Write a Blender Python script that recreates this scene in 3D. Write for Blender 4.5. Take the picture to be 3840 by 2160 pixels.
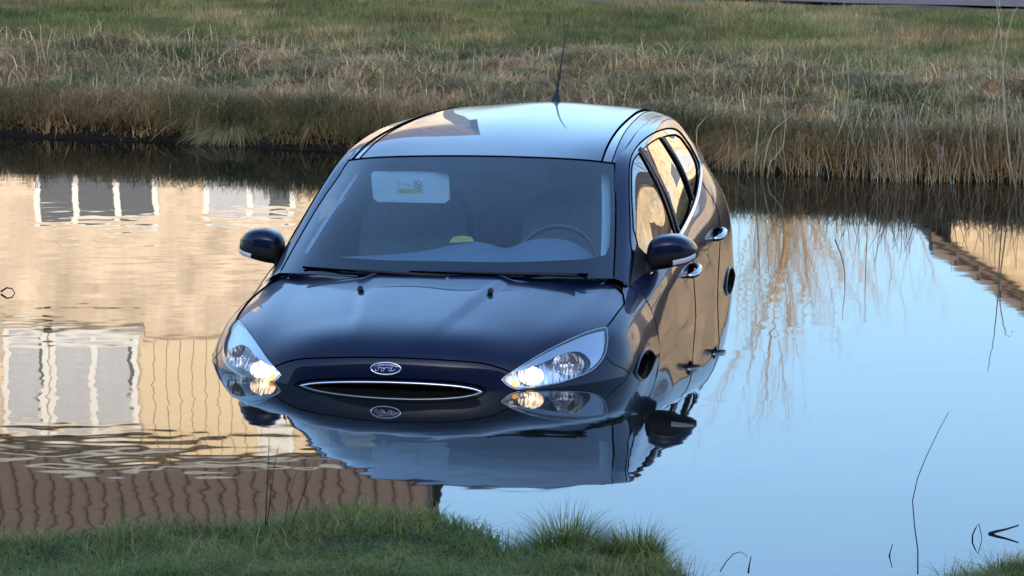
import bpy, bmesh, math, random
import numpy as np
from mathutils import Matrix, Vector
from mathutils.geometry import delaunay_2d_cdt

# ------------------------------------------------------------------ camera, sky, sun, exposure
scene = bpy.context.scene
for ob in list(bpy.data.objects): bpy.data.objects.remove(ob)
COL = scene.collection
CAM_H = 2.46186
cam_data = bpy.data.cameras.new('camera'); cam = bpy.data.objects.new('camera', cam_data); COL.objects.link(cam)
cam_data.sensor_width = 36.0; cam_data.lens = 135.778; cam_data.clip_start = 0.1; cam_data.clip_end = 4000
cam.matrix_world = Matrix.Translation((0, 0, CAM_H)) @ Matrix.Rotation(math.pi/2-0.135795, 4, 'X') @ Matrix.Rotation(0.0059, 4, 'Z')
scene.camera = cam

SUN_EL = math.radians(16.0); SUN_AZ = math.radians(180.0)      # behind the photographer, low
world = bpy.data.worlds.new('World'); scene.world = world; world.use_nodes = True
wn = world.node_tree; wn.nodes.clear()
sky = wn.nodes.new('ShaderNodeTexSky'); sky.sky_type = 'NISHITA'; sky.sun_disc = False
sky.sun_elevation = SUN_EL; sky.sun_rotation = SUN_AZ; sky.air_density = 1.0; sky.dust_density = 3.0; sky.ozone_density = 3.7
bg = wn.nodes.new('ShaderNodeBackground'); bg.inputs['Strength'].default_value = 0.15
wo = wn.nodes.new('ShaderNodeOutputWorld')
wn.links.new(sky.outputs[0], bg.inputs[0]); wn.links.new(bg.outputs[0], wo.inputs[0])

sd = bpy.data.lights.new('sun', 'SUN'); sd.energy = 2.4; sd.angle = math.radians(0.5); sd.color = (1.0, 0.87, 0.72)
sun = bpy.data.objects.new('sun', sd); COL.objects.link(sun)
sun.rotation_euler = (math.pi/2 - SUN_EL, 0, 0)                 # light travels +y and down
scene.view_settings.view_transform = 'Standard'; scene.view_settings.look = 'None'
scene.view_settings.exposure = 2.1; scene.view_settings.gamma = 1.0
scene.cycles.max_bounces = 10; scene.cycles.glossy_bounces = 6; scene.cycles.transparent_max_bounces = 16
scene.cycles.caustics_reflective = False; scene.cycles.caustics_refractive = False

rng = np.random.default_rng(7); random.seed(7)

# ------------------------------------------------------------------ helpers
def tag(o, label=None, cat=None, group=None, kind=None):
    if label: o['label'] = label
    if cat: o['category'] = cat
    if group: o['group'] = group
    if kind: o['kind'] = kind
    return o
def link(o, parent=None):
    COL.objects.link(o)
    if parent is not None: o.parent = parent
    return o
def empty(name, loc=(0,0,0), parent=None):
    o = bpy.data.objects.new(name, None); o.empty_display_size = .1; o.location = loc
    return link(o, parent)
def mesh(name, V, F, mat=None, parent=None, smooth=True, normals=None):
    me = bpy.data.meshes.new(name)
    me.from_pydata([tuple(map(float, v)) for v in V], [], [tuple(int(i) for i in f) for f in F]); me.update()
    if smooth: me.polygons.foreach_set('use_smooth', [True]*len(me.polygons))
    if mat: me.materials.append(mat)
    if normals is not None: me.normals_split_custom_set_from_vertices([tuple(map(float, n)) for n in normals])
    return link(bpy.data.objects.new(name, me), parent)
def tri_mesh(name, V, T, mat, parent=None, attr=None, smooth=False):
    """fast numpy triangles; attr = per-vertex float attribute 'tint'"""
    me = bpy.data.meshes.new(name); V = np.asarray(V, np.float32); T = np.asarray(T, np.int32)
    me.vertices.add(len(V)); me.vertices.foreach_set('co', V.ravel())
    me.loops.add(T.size); me.loops.foreach_set('vertex_index', T.ravel())
    me.polygons.add(len(T)); me.polygons.foreach_set('loop_start', np.arange(0, T.size, 3, dtype=np.int32))
    me.polygons.foreach_set('loop_total', np.full(len(T), 3, np.int32))
    me.update(calc_edges=True)
    if smooth: me.polygons.foreach_set('use_smooth', np.ones(len(T), bool))
    if attr is not None:
        a = me.attributes.new('tint', 'FLOAT', 'POINT'); a.data.foreach_set('value', np.asarray(attr, np.float32))
    me.materials.append(mat); me.validate()
    return link(bpy.data.objects.new(name, me), parent)
class Acc:
    def __init__(s): s.V = []; s.F = []
    def add(s, V, F):
        k = len(s.V); s.V += [tuple(v) for v in V]; s.F += [tuple(i+k for i in f) for f in F]; return s
    def box(s, a, b):
        x0,y0,z0 = a; x1,y1,z1 = b
        return s.add([(x0,y0,z0),(x1,y0,z0),(x1,y1,z0),(x0,y1,z0),(x0,y0,z1),(x1,y0,z1),(x1,y1,z1),(x0,y1,z1)],
              [(0,3,2,1),(4,5,6,7),(0,1,5,4),(1,2,6,5),(2,3,7,6),(3,0,4,7)])
    def tube(s, P, R, n=8, cap=True):
        P = [Vector(p) for p in P]; R = [R]*len(P) if not hasattr(R, '__len__') else R
        V = []; F = []; up = None
        for i, p in enumerate(P):
            d = (P[min(i+1, len(P)-1)]-P[max(i-1, 0)]).normalized()
            if up is None: up = d.orthogonal().normalized()
            up = (up - d*up.dot(d))
            up = up.normalized() if up.length > 1e-6 else d.orthogonal().normalized()
            w = d.cross(up)
            for k in range(n):
                a = 2*math.pi*k/n; V.append(p + (up*math.cos(a)+w*math.sin(a))*R[i])
        for i in range(len(P)-1):
            for k in range(n):
                k2 = (k+1) % n; F.append((i*n+k, i*n+k2, (i+1)*n+k2, (i+1)*n+k))
        if cap: F.append(tuple(range(n-1, -1, -1))); F.append(tuple(range((len(P)-1)*n, len(P)*n)))
        return s.add(V, F)
    def obj(s, name, mat, parent=None, smooth=False): return mesh(name, s.V, s.F, mat, parent, smooth)

# ------------------------------------------------------------------ materials
def newmat(name):
    m = bpy.data.materials.new(name); m.use_nodes = True; nt = m.node_tree
    return m, nt, nt.nodes['Principled BSDF'], nt.nodes['Material Output']
def N(nt, t, **kw):
    n = nt.nodes.new(t)
    for k, v in kw.items():
        if hasattr(n, k): setattr(n, k, v)
        else: n.inputs[k.replace('_', ' ')].default_value = v
    return n
def basic(name, col, rough=.5, metal=0, coat=0, coat_r=.03, spec=.5, noise=0, nscale=8, emis=None, estr=0, coat_ior=1.45):
    m, nt, p, o = newmat(name)
    p.inputs['Base Color'].default_value = (*col, 1); p.inputs['Roughness'].default_value = rough
    p.inputs['Metallic'].default_value = metal; p.inputs['Coat Weight'].default_value = coat
    p.inputs['Coat Roughness'].default_value = coat_r; p.inputs['Coat IOR'].default_value = coat_ior; p.inputs['Specular IOR Level'].default_value = spec
    if emis: p.inputs['Emission Color'].default_value = (*emis, 1); p.inputs['Emission Strength'].default_value = estr
    if noise:
        tc = N(nt, 'ShaderNodeTexCoord'); nz = N(nt, 'ShaderNodeTexNoise'); nz.inputs['Scale'].default_value = nscale; nz.inputs['Detail'].default_value = 6
        mp = N(nt, 'ShaderNodeMapRange'); mp.inputs['To Min'].default_value = 1-noise; mp.inputs['To Max'].default_value = 1+noise
        mx = N(nt, 'ShaderNodeMix', data_type='RGBA', blend_type='MULTIPLY'); mx.inputs[0].default_value = 1
        mx.inputs[6].default_value = (*col, 1)
        nt.links.new(tc.outputs['Object'], nz.inputs['Vector']); nt.links.new(nz.outputs[0], mp.inputs[0])
        nt.links.new(mp.outputs[0], mx.inputs[7]); nt.links.new(mx.outputs[2], p.inputs['Base Color'])
    return m
def glass_mat(name, tint, boost=1.0, ior=1.5):
    m, nt, p, o = newmat(name); nt.nodes.remove(p)
    fr = N(nt, 'ShaderNodeFresnel'); ge = N(nt, 'ShaderNodeNewGeometry')      # a thin pane: the same from both sides
    io = N(nt, 'ShaderNodeMapRange'); io.inputs['To Min'].default_value = ior; io.inputs['To Max'].default_value = 1/ior
    nt.links.new(ge.outputs['Backfacing'], io.inputs[0]); nt.links.new(io.outputs[0], fr.inputs['IOR'])
    mu = N(nt, 'ShaderNodeMath', operation='MULTIPLY', use_clamp=True); mu.inputs[1].default_value = boost
    tr = N(nt, 'ShaderNodeBsdfTransparent'); tr.inputs[0].default_value = (*tint, 1)
    gl = N(nt, 'ShaderNodeBsdfGlossy'); gl.inputs['Roughness'].default_value = 0.0
    mx = N(nt, 'ShaderNodeMixShader')
    nt.links.new(fr.outputs[0], mu.inputs[0]); nt.links.new(mu.outputs[0], mx.inputs[0])
    nt.links.new(tr.outputs[0], mx.inputs[1]); nt.links.new(gl.outputs[0], mx.inputs[2]); nt.links.new(mx.outputs[0], o.inputs[0])
    return m
def ramp_mat(name, stops, rough=.6, spec=.25, trans=0.0, attr='tint', coord=None, nscale=3, detail=5, patchy=0, mud_shade=False):
    """colour ramp driven by the per-blade tint attribute, or by noise"""
    m, nt, p, o = newmat(name)
    cr = N(nt, 'ShaderNodeValToRGB'); el = cr.color_ramp.elements
    while len(el) > 1: el.remove(el[-1])
    el[0].position = stops[0][0]; el[0].color = (*stops[0][1], 1)
    for pos, c in stops[1:]:
        e = el.new(pos); e.color = (*c, 1)
    if attr:
        a = N(nt, 'ShaderNodeAttribute'); a.attribute_name = attr; nt.links.new(a.outputs['Fac'], cr.inputs[0])
    else:
        tc = N(nt, 'ShaderNodeTexCoord'); nz = N(nt, 'ShaderNodeTexNoise'); nz.inputs['Scale'].default_value = nscale; nz.inputs['Detail'].default_value = detail
        nt.links.new(tc.outputs['Object'], nz.inputs['Vector']); nt.links.new(nz.outputs[0], cr.inputs[0])
    src = cr.outputs[0]
    if patchy:                                   # whole clumps differ in age and tone
        tc2 = N(nt, 'ShaderNodeTexCoord'); n2 = N(nt, 'ShaderNodeTexNoise'); n2.inputs['Scale'].default_value = patchy; n2.inputs['Detail'].default_value = 3; n2.inputs['Roughness'].default_value = .7
        m2 = N(nt, 'ShaderNodeMapRange'); m2.inputs['From Min'].default_value = .32; m2.inputs['From Max'].default_value = .68; m2.inputs['To Min'].default_value = .66; m2.inputs['To Max'].default_value = 1.6
        x2 = N(nt, 'ShaderNodeMix', data_type='RGBA', blend_type='MULTIPLY'); x2.inputs[0].default_value = 1
        n3 = N(nt, 'ShaderNodeTexNoise'); n3.inputs['Scale'].default_value = patchy*.7; r3 = N(nt, 'ShaderNodeValToRGB'); r3.color_ramp.elements[0].position = .38; r3.color_ramp.elements[0].color = (.62,.72,.60,1); r3.color_ramp.elements[1].position = .62; r3.color_ramp.elements[1].color = (1,.86,.82,1)
        x3 = N(nt, 'ShaderNodeMix', data_type='RGBA', blend_type='MULTIPLY'); x3.inputs[0].default_value = 1
        nt.links.new(tc2.outputs['Object'], n2.inputs['Vector']); nt.links.new(tc2.outputs['Object'], n3.inputs['Vector']); nt.links.new(n2.outputs[0], m2.inputs[0]); nt.links.new(n3.outputs[0], r3.inputs[0])
        nt.links.new(cr.outputs[0], x2.inputs[6]); nt.links.new(m2.outputs[0], x2.inputs[7]); nt.links.new(x2.outputs[2], x3.inputs[6]); nt.links.new(r3.outputs[0], x3.inputs[7]); src = x3.outputs[2]
    if mud_shade:                                      # wet muddy edge, with the bank's undercut shade darkened into its colour
        tc3 = N(nt, 'ShaderNodeTexCoord'); sx3 = N(nt, 'ShaderNodeSeparateXYZ'); mz = N(nt, 'ShaderNodeMapRange'); mz.inputs['From Min'].default_value = .06; mz.inputs['From Max'].default_value = .16
        xm = N(nt, 'ShaderNodeMix', data_type='RGBA'); xm.inputs[6].default_value = (.012,.009,.007,1)
        nt.links.new(tc3.outputs['Object'], sx3.inputs[0]); nt.links.new(sx3.outputs['Z'], mz.inputs[0]); nt.links.new(mz.outputs[0], xm.inputs[0]); nt.links.new(src, xm.inputs[7]); src = xm.outputs[2]
    nt.links.new(src, p.inputs['Base Color']); p.inputs['Roughness'].default_value = rough
    p.inputs['Specular IOR Level'].default_value = spec
    if trans:
        tl = N(nt, 'ShaderNodeBsdfTranslucent'); mx = N(nt, 'ShaderNodeMixShader'); mx.inputs[0].default_value = trans
        nt.links.new(src, tl.inputs[0]); nt.links.new(p.outputs[0], mx.inputs[1]); nt.links.new(tl.outputs[0], mx.inputs[2])
        nt.links.new(mx.outputs[0], o.inputs[0])
    return m

# ------------------------------------------------------------------ terrain
def vnoise(x, y, s=1.0, seed=0):
    """smooth value noise in 0..1 (numpy)"""
    x = np.asarray(x, float)*s+seed*17.3; y = np.asarray(y, float)*s+seed*7.7
    xi = np.floor(x); yi = np.floor(y); fx = x-xi; fy = y-yi; fx = fx*fx*(3-2*fx); fy = fy*fy*(3-2*fy)
    h = lambda a, b: np.modf(np.abs(np.sin(a*127.1+b*311.7+seed*74.7)*43758.5453))[0]
    return (h(xi,yi)*(1-fx)+h(xi+1,yi)*fx)*(1-fy)+(h(xi,yi+1)*(1-fx)+h(xi+1,yi+1)*fx)*fy
def sstep(a, b, x): t = np.clip((x-a)/(b-a), 0, 1); return t*t*(3-2*t)
def far_edge(x):        # far waterline
    x = np.asarray(x, float)
    return 25.28-(np.clip(x, -14, 14)+3.3)*.40+.34*(vnoise(x, 0, 1.1, 1)-.5)+.18*(vnoise(x, 0, 3.7, 2)-.5)+.08*(vnoise(x, 0, 11, 9)-.5)
def far_z(x, y):
    s = np.asarray(y, float)-far_edge(x)
    z = -.6+.60*sstep(-.9, .0, s)+.14*sstep(-.04, .30, s)+.19*sstep(.2, 3.4, s)
    z = z+(.09*(vnoise(x, y, 1.1, 3)-.5)+.05*(vnoise(x, y, 3.1, 4)-.5))*sstep(.1, .8, s)*(1-.5*sstep(3.6, 5.0, s))
    z = z-.10*np.exp(-((s-7.0-.5*vnoise(x, 0, .5, 5))/.35)**2)          # a shallow drain across the meadow
    return z
NEAR_X = [-60, -3, -1.5, -.75, -.45, -.2, .0, .2, .42, .58, .75, 1.0, 1.25, 1.6, 3, 60]
NEAR_Y = [11.55, 11.55, 11.5, 11.65, 11.95, 11.75, 11.35, 11.45, 11.3, 10.75, 10.2, 10.3, 10.95, 11.3, 11.3, 11.3]
def near_edge(x): return np.interp(x, NEAR_X, NEAR_Y)+.06*(vnoise(x, 0, 4, 6)-.5)
def near_z(x, y):
    s = near_edge(x)-np.asarray(y, float)
    z = -.5+.5*sstep(-.6, .0, s)+.17*sstep(-.05, .35, s)+.06*sstep(.3, 1.4, s)+.09*np.clip(s-1.2, 0, 8)*.9
    return z+.05*(vnoise(x, y, 3, 8)-.5)*sstep(.0, .3, s)
def grid(name, xs, ys, zf, mat):
    X, Y = np.meshgrid(xs, ys); Z = zf(X, Y); n, m = X.shape
    V = np.stack([X, Y, Z], 2).reshape(-1, 3); I = np.arange(n*m).reshape(n, m)
    a, b, c, d = I[:-1,:-1].ravel(), I[:-1,1:].ravel(), I[1:,1:].ravel(), I[1:,:-1].ravel()
    T = np.concatenate([np.stack([a,b,c],1), np.stack([a,c,d],1)])
    return tri_mesh(name, V, T, mat, smooth=True)
M_EARTH = ramp_mat('bank_earth', [(.3,(.016,.013,.009)),(.5,(.03,.026,.016)),(.7,(.05,.042,.026))], rough=.9, attr=None, nscale=5)
M_MEADOW = ramp_mat('meadow_ground', [(.32,(.030,.026,.014)),(.5,(.075,.066,.034)),(.68,(.13,.105,.060))], rough=.9, attr=None, nscale=1.6, mud_shade=True, spec=.1)
xs = np.unique(np.concatenate([np.linspace(-400,-20,20), np.linspace(-20,-6,30), np.linspace(-6,6,150), np.linspace(6,20,30), np.linspace(20,400,20)]))
ys = np.concatenate([np.linspace(17,28,140), np.linspace(28.2,38,60), np.linspace(38.5,60,20), np.array([80,120,200,400,900])])
tag(grid('meadow', xs, ys, far_z, M_MEADOW), kind='structure')
ys = np.concatenate([np.array([-900,-400,-200,-100,-50,-30]), np.linspace(-20,8,30), np.linspace(8.1,12.6,70)])
xs2 = np.unique(np.concatenate([np.linspace(-400,-6,30), np.linspace(-6,-2.2,20), np.linspace(-2.2,2.2,120), np.linspace(2.2,6,20), np.linspace(6,400,30)]))
tag(grid('near_bank', xs2, ys, near_z, M_EARTH), kind='structure')
# the gravel path on the far side of the meadow
M_PATH = basic('gravel_path', (.085,.066,.066), .9, noise=.3, nscale=30)
px_ = np.linspace(-60, 60, 121); pa = Acc(); V = []; F = []
for i, x in enumerate(px_):
    y0 = 35.1-.25*max(-8, min(8, x)); V += [(x, y0, float(far_z(x, y0))+.02), (x, y0+2.2, float(far_z(x, y0+2.2))+.02)]
    if i: F.append((2*i-2, 2*i, 2*i+1, 2*i-1))
tag(mesh('footpath', V, F, M_PATH), kind='structure')

# ------------------------------------------------------------------ water
def water_mat():
    m, nt, p, o = newmat('canal_water'); nt.nodes.remove(p)
    tc = N(nt, 'ShaderNodeTexCoord')
    mp1 = N(nt, 'ShaderNodeMapping'); mp1.inputs['Scale'].default_value = (1.0, 1.0, 1)
    n1 = N(nt, 'ShaderNodeTexNoise'); n1.inputs['Scale'].default_value = 1.5; n1.inputs['Detail'].default_value = 2.0; n1.inputs['Roughness'].default_value = .45
    n2 = N(nt, 'ShaderNodeTexNoise'); n2.inputs['Scale'].default_value = 5.5; n2.inputs['Detail'].default_value = 1.0
    mk = N(nt, 'ShaderNodeTexNoise'); mk.inputs['Scale'].default_value = .35; mk.inputs['Detail'].default_value = 1.0     # calm and ruffled zones
    sx = N(nt, 'ShaderNodeSeparateXYZ')
    lf = N(nt, 'ShaderNodeMapRange'); lf.inputs['From Min'].default_value = 2.0; lf.inputs['From Max'].default_value = -1.5; lf.inputs['To Min'].default_value = .22; lf.inputs['To Max'].default_value = 1.0
    mr = N(nt, 'ShaderNodeMapRange'); mr.inputs['From Min'].default_value = .38; mr.inputs['From Max'].default_value = .68; mr.inputs['To Min'].default_value = .25; mr.inputs['To Max'].default_value = 1.6
    L = nt.links.new
    for n in (n1, n2, mk): L(tc.outputs['Object'], mp1.inputs[0]); L(mp1.outputs[0], n.inputs['Vector'])
    L(tc.outputs['Object'], sx.inputs[0]); L(sx.outputs['X'], lf.inputs[0]); L(mk.outputs[0], mr.inputs[0])
    m2 = N(nt, 'ShaderNodeMath', operation='MULTIPLY'); m2.inputs[1].default_value = .34; L(n2.outputs[0], m2.inputs[0])
    ad = N(nt, 'ShaderNodeMath', operation='ADD'); L(n1.outputs[0], ad.inputs[0]); L(m2.outputs[0], ad.inputs[1])
    am = N(nt, 'ShaderNodeMath', operation='MULTIPLY'); L(lf.outputs[0], am.inputs[0]); L(mr.outputs[0], am.inputs[1])
    hh = N(nt, 'ShaderNodeMath', operation='MULTIPLY'); L(ad.outputs[0], hh.inputs[0]); L(am.outputs[0], hh.inputs[1])
    h2 = N(nt, 'ShaderNodeMath', operation='MULTIPLY'); h2.inputs[1].default_value = .0024; L(hh.outputs[0], h2.inputs[0])
    bp = N(nt, 'ShaderNodeBump'); bp.inputs['Strength'].default_value = 1.0; bp.inputs['Distance'].default_value = 1.0; L(h2.outputs[0], bp.inputs['Height'])
    fr = N(nt, 'ShaderNodeFresnel'); fr.inputs['IOR'].default_value = 1.333; L(bp.outputs[0], fr.inputs['Normal'])
    df = N(nt, 'ShaderNodeBsdfDiffuse'); df.inputs[0].default_value = (.009,.010,.008,1)
    gl = N(nt, 'ShaderNodeBsdfGlossy'); gl.inputs['Roughness'].default_value = 0.02; L(bp.outputs[0], gl.inputs['Normal'])
    mx = N(nt, 'ShaderNodeMixShader'); L(fr.outputs[0], mx.inputs[0]); L(df.outputs[0], mx.inputs[1]); L(gl.outputs[0], mx.inputs[2]); L(mx.outputs[0], o.inputs[0])
    return m
wx = 120
tag(mesh('canal_water', [(-wx,9,0),(wx,9,0),(wx,33,0),(-wx,33,0)], [(0,1,2,3)], water_mat(), smooth=False), kind='structure')

# ------------------------------------------------------------------ the car
def nat2(t,y):
    """second derivs of natural cubic spline through y (n,k)"""
    n=len(t);A=np.zeros((n,n));b=np.zeros((n,)+y.shape[1:]);A[0,0]=A[-1,-1]=1
    for i in range(1,n-1):
        h0,h1=t[i]-t[i-1],t[i+1]-t[i]
        A[i,i-1]=h0;A[i,i]=2*(h0+h1);A[i,i+1]=h1
        b[i]=6*((y[i+1]-y[i])/h1-(y[i]-y[i-1])/h0)
    return np.linalg.solve(A,b.reshape(n,-1)).reshape(b.shape)
def spl(t,y,x,M=None):
    t=np.asarray(t,float);y=np.asarray(y,float);x=np.asarray(x,float)
    if M is None: M=nat2(t,y)
    i=np.clip(np.searchsorted(t,x)-1,0,len(t)-2)
    h=t[i+1]-t[i];a=(t[i+1]-x)/h;b=(x-t[i])/h
    s=lambda w:w.reshape(w.shape+(1,)*(y.ndim-1))
    return s(a)*y[i]+s(b)*y[i+1]+(s(a**3-a)*M[i]+s(b**3-b)*M[i+1])*s(h*h)/6
class Surf:
    """C2 surface through a grid of points; u along rows, v along columns, both 0..1; sym: mirror column 0 in X"""
    def __init__(s,G,sym=False):
        G=np.array(G,float)
        s.n=G.shape
        if sym:
            m=G[:,1:3][:,::-1]*np.array([-1,1,1]); G=np.concatenate([m,G],1)
        du=np.linalg.norm(np.diff(G,axis=0),axis=2).mean(1); dv=np.linalg.norm(np.diff(G,axis=1),axis=2).mean(0)
        tu=np.r_[0,np.cumsum(du**.7)];tv=np.r_[0,np.cumsum(dv**.7)]
        s.tu=tu/tu[-1]
        k=2 if sym else 0
        s.tv=(tv-tv[k])/(tv[-1]-tv[k])
        s.G=G;s.M=nat2(s.tu,G)
    def __call__(s,u,v):
        u=np.clip(np.atleast_1d(np.asarray(u,float)),0,1);v=np.clip(np.atleast_1d(np.asarray(v,float)),0,1)
        R=spl(s.tu,s.G,u,s.M)          # (n,cols,3)
        out=np.empty((len(u),3))
        # per point spline across columns (vectorised natural spline with shared matrix)
        M=nat2(s.tv,np.moveaxis(R,0,1)) # (cols,n,3)
        i=np.clip(np.searchsorted(s.tv,v)-1,0,len(s.tv)-2);k=np.arange(len(u))
        h=s.tv[i+1]-s.tv[i];a=((s.tv[i+1]-v)/h)[:,None];b=((v-s.tv[i])/h)[:,None]
        return a*R[k,i]+b*R[k,i+1]+((a**3-a)*M[i,k]+(b**3-b)*M[i+1,k])*(h*h)[:,None]/6
    def nrm(s,u,v,e=1e-3):
        u=np.atleast_1d(np.asarray(u,float));v=np.atleast_1d(np.asarray(v,float))
        a=s(u+e,v)-s(u-e,v);b=s(u,v+e)-s(u,v-e)
        n=np.cross(a,b);return n/np.maximum(np.linalg.norm(n,axis=1)[:,None],1e-12)
    def inv(s,P):
        """nearest uv of 3-D points"""
        g=np.linspace(0,1,81);U,V=np.meshgrid(g,g,indexing='ij');Q=s(U.ravel(),V.ravel())
        res=[]
        for p in np.atleast_2d(P):
            k=np.argmin(((Q-p)**2).sum(1));u,v=U.ravel()[k],V.ravel()[k]
            for _ in range(12):
                e=1e-4;S0=s(u,v)[0];Ju=(s(u+e,v)[0]-S0)/e;Jv=(s(u,v+e)[0]-S0)/e
                J=np.stack([Ju,Jv],1);d,*_=np.linalg.lstsq(J,p-S0,rcond=None)
                u=float(np.clip(u+d[0],0,.9998));v=float(np.clip(v+d[1],0,.9998))
            res.append((u,v))
        return np.array(res)
FRONT=Surf([
 [(0,.0,.35),(.25,.015,.35),(.45,.06,.35),(.62,.16,.35),(.74,.28,.35),(.83,.42,.35),(.88,.55,.35)],
 [(0,-.005,.55),(.25,.01,.55),(.45,.055,.55),(.63,.17,.56),(.755,.31,.55),(.845,.46,.50),(.887,.62,.35)],
 [(0,.003,.70),(.25,.022,.70),(.445,.085,.70),(.65,.24,.70),(.785,.42,.69),(.865,.55,.62),(.893,.70,.35)],
 [(0,.009,.765),(.25,.031,.762),(.450,.103,.752),(.667,.305,.752),(.805,.49,.73),(.876,.605,.65),(.895,.75,.35)],
 [(0,.026,.803),(.25,.052,.801),(.458,.135,.788),(.682,.375,.786),(.82,.55,.755),(.885,.66,.67),(.897,.80,.35)],
 [(0,.13,.868),(.25,.15,.866),(.47,.25,.845),(.735,.50,.82),(.846,.65,.775),(.893,.75,.68),(.90,.9,.35)],
 [(0,.40,.924),(.255,.42,.923),(.49,.48,.898),(.777,.653,.848),(.860,.78,.793),(.899,.86,.69),(.902,1.0,.35)],
 [(0,.70,.963),(.27,.72,.963),(.52,.76,.937),(.782,.83,.880),(.860,.93,.818),(.899,.98,.70),(.903,1.1,.35)],
 [(0,1.0,1.0),(.28,1.02,.998),(.54,1.05,.975),(.776,1.05,.912),(.858,1.08,.838),(.899,1.11,.71),(.904,1.18,.35)],
 [(0,1.13,1.018),(.28,1.14,1.016),(.55,1.17,.99),(.780,1.22,.935),(.862,1.22,.855),(.901,1.22,.72),(.905,1.25,.35)]],sym=True)
WS=Surf([
 [(0,.98,.985),(.35,1.01,.985),(.60,1.08,.985),(.72,1.17,.975)],
 [(0,1.42,1.215),(.34,1.45,1.212),(.56,1.51,1.205),(.665,1.57,1.185)],
 [(0,1.878,1.411),(.31,1.89,1.405),(.50,1.92,1.392),(.598,1.96,1.377)]],sym=True)
ROOF=Surf([
 [(0,1.878,1.411),(.31,1.89,1.405),(.50,1.92,1.392),(.598,1.96,1.377)],
 [(0,2.2,1.452),(.31,2.2,1.447),(.51,2.2,1.437),(.605,2.2,1.418)],
 [(0,2.65,1.487),(.31,2.65,1.479),(.50,2.65,1.468),(.588,2.65,1.451)],
 [(0,3.1,1.499),(.31,3.1,1.486),(.485,3.1,1.475),(.573,3.1,1.456)],
 [(0,3.5,1.499),(.30,3.5,1.480),(.475,3.5,1.467),(.558,3.5,1.445)],
 [(0,3.83,1.478),(.30,3.82,1.462),(.48,3.80,1.443),(.56,3.78,1.420)],
 [(0,4.08,1.435),(.30,4.06,1.427),(.46,4.0,1.408),(.54,3.96,1.388)]],sym=True)
# upper side: column0 = windscreen/roof edge, ... last = belt
UP=Surf([
 [(.722,1.172,.974),(.748,1.19,.962),(.768,1.20,.950),(.775,1.21,.942),(.780,1.22,.935)],
 [(.668,1.575,1.184),(.712,1.585,1.160),(.745,1.59,1.125),(.787,1.597,1.05),(.825,1.60,.975)],
 [(.600,1.97,1.378),(.650,1.98,1.360),(.685,1.985,1.325),(.768,1.99,1.17),(.838,2.0,1.010)],
 [(.607,2.2,1.417),(.643,2.2,1.406),(.676,2.2,1.372),(.772,2.2,1.21),(.838,2.25,1.034)],
 [(.590,2.65,1.450),(.634,2.65,1.438),(.670,2.65,1.404),(.765,2.65,1.25),(.826,2.65,1.070)],
 [(.575,3.1,1.455),(.618,3.1,1.442),(.655,3.1,1.404),(.745,3.1,1.27),(.800,3.1,1.125)],
 [(.560,3.5,1.444),(.603,3.5,1.426),(.640,3.5,1.385),(.715,3.5,1.30),(.765,3.5,1.20)],
 [(.562,3.78,1.419),(.605,3.78,1.395),(.642,3.79,1.350),(.690,3.80,1.28),(.735,3.80,1.20)],
 [(.542,3.96,1.387),(.580,3.98,1.350),(.615,4.00,1.300),(.655,4.02,1.24),(.69,4.03,1.18)]])
LOW=Surf([
 [(.780,1.22,.935),(.832,1.22,.893),(.862,1.22,.855),(.889,1.22,.78),(.901,1.22,.72),(.905,1.25,.35)],
 [(.825,1.60,.975),(.868,1.60,.935),(.890,1.60,.88),(.899,1.60,.79),(.905,1.60,.70),(.905,1.60,.35)],
 [(.838,2.0,1.010),(.874,2.0,.965),(.893,2.0,.90),(.898,2.0,.80),(.904,2.0,.70),(.905,2.0,.35)],
 [(.838,2.25,1.034),(.874,2.25,.985),(.892,2.25,.915),(.897,2.25,.80),(.903,2.25,.70),(.905,2.25,.35)],
 [(.826,2.65,1.070),(.869,2.65,1.015),(.890,2.65,.935),(.894,2.65,.81),(.901,2.65,.70),(.905,2.65,.35)],
 [(.800,3.1,1.125),(.858,3.1,1.055),(.889,3.1,.96),(.897,3.1,.82),(.904,3.1,.70),(.907,3.1,.35)],
 [(.765,3.5,1.20),(.832,3.5,1.095),(.872,3.5,.985),(.888,3.5,.83),(.897,3.5,.70),(.910,3.5,.35)],
 [(.735,3.80,1.20),(.798,3.82,1.095),(.842,3.84,.985),(.866,3.85,.83),(.875,3.85,.70),(.895,3.85,.35)],
 [(.69,4.03,1.18),(.745,4.04,1.085),(.787,4.07,.98),(.815,4.09,.83),(.825,4.11,.70),(.86,4.13,.35)],
 [(.60,4.18,1.12),(.66,4.22,1.05),(.715,4.26,.96),(.755,4.30,.82),(.77,4.32,.70),(.77,4.32,.35)]])

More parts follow.
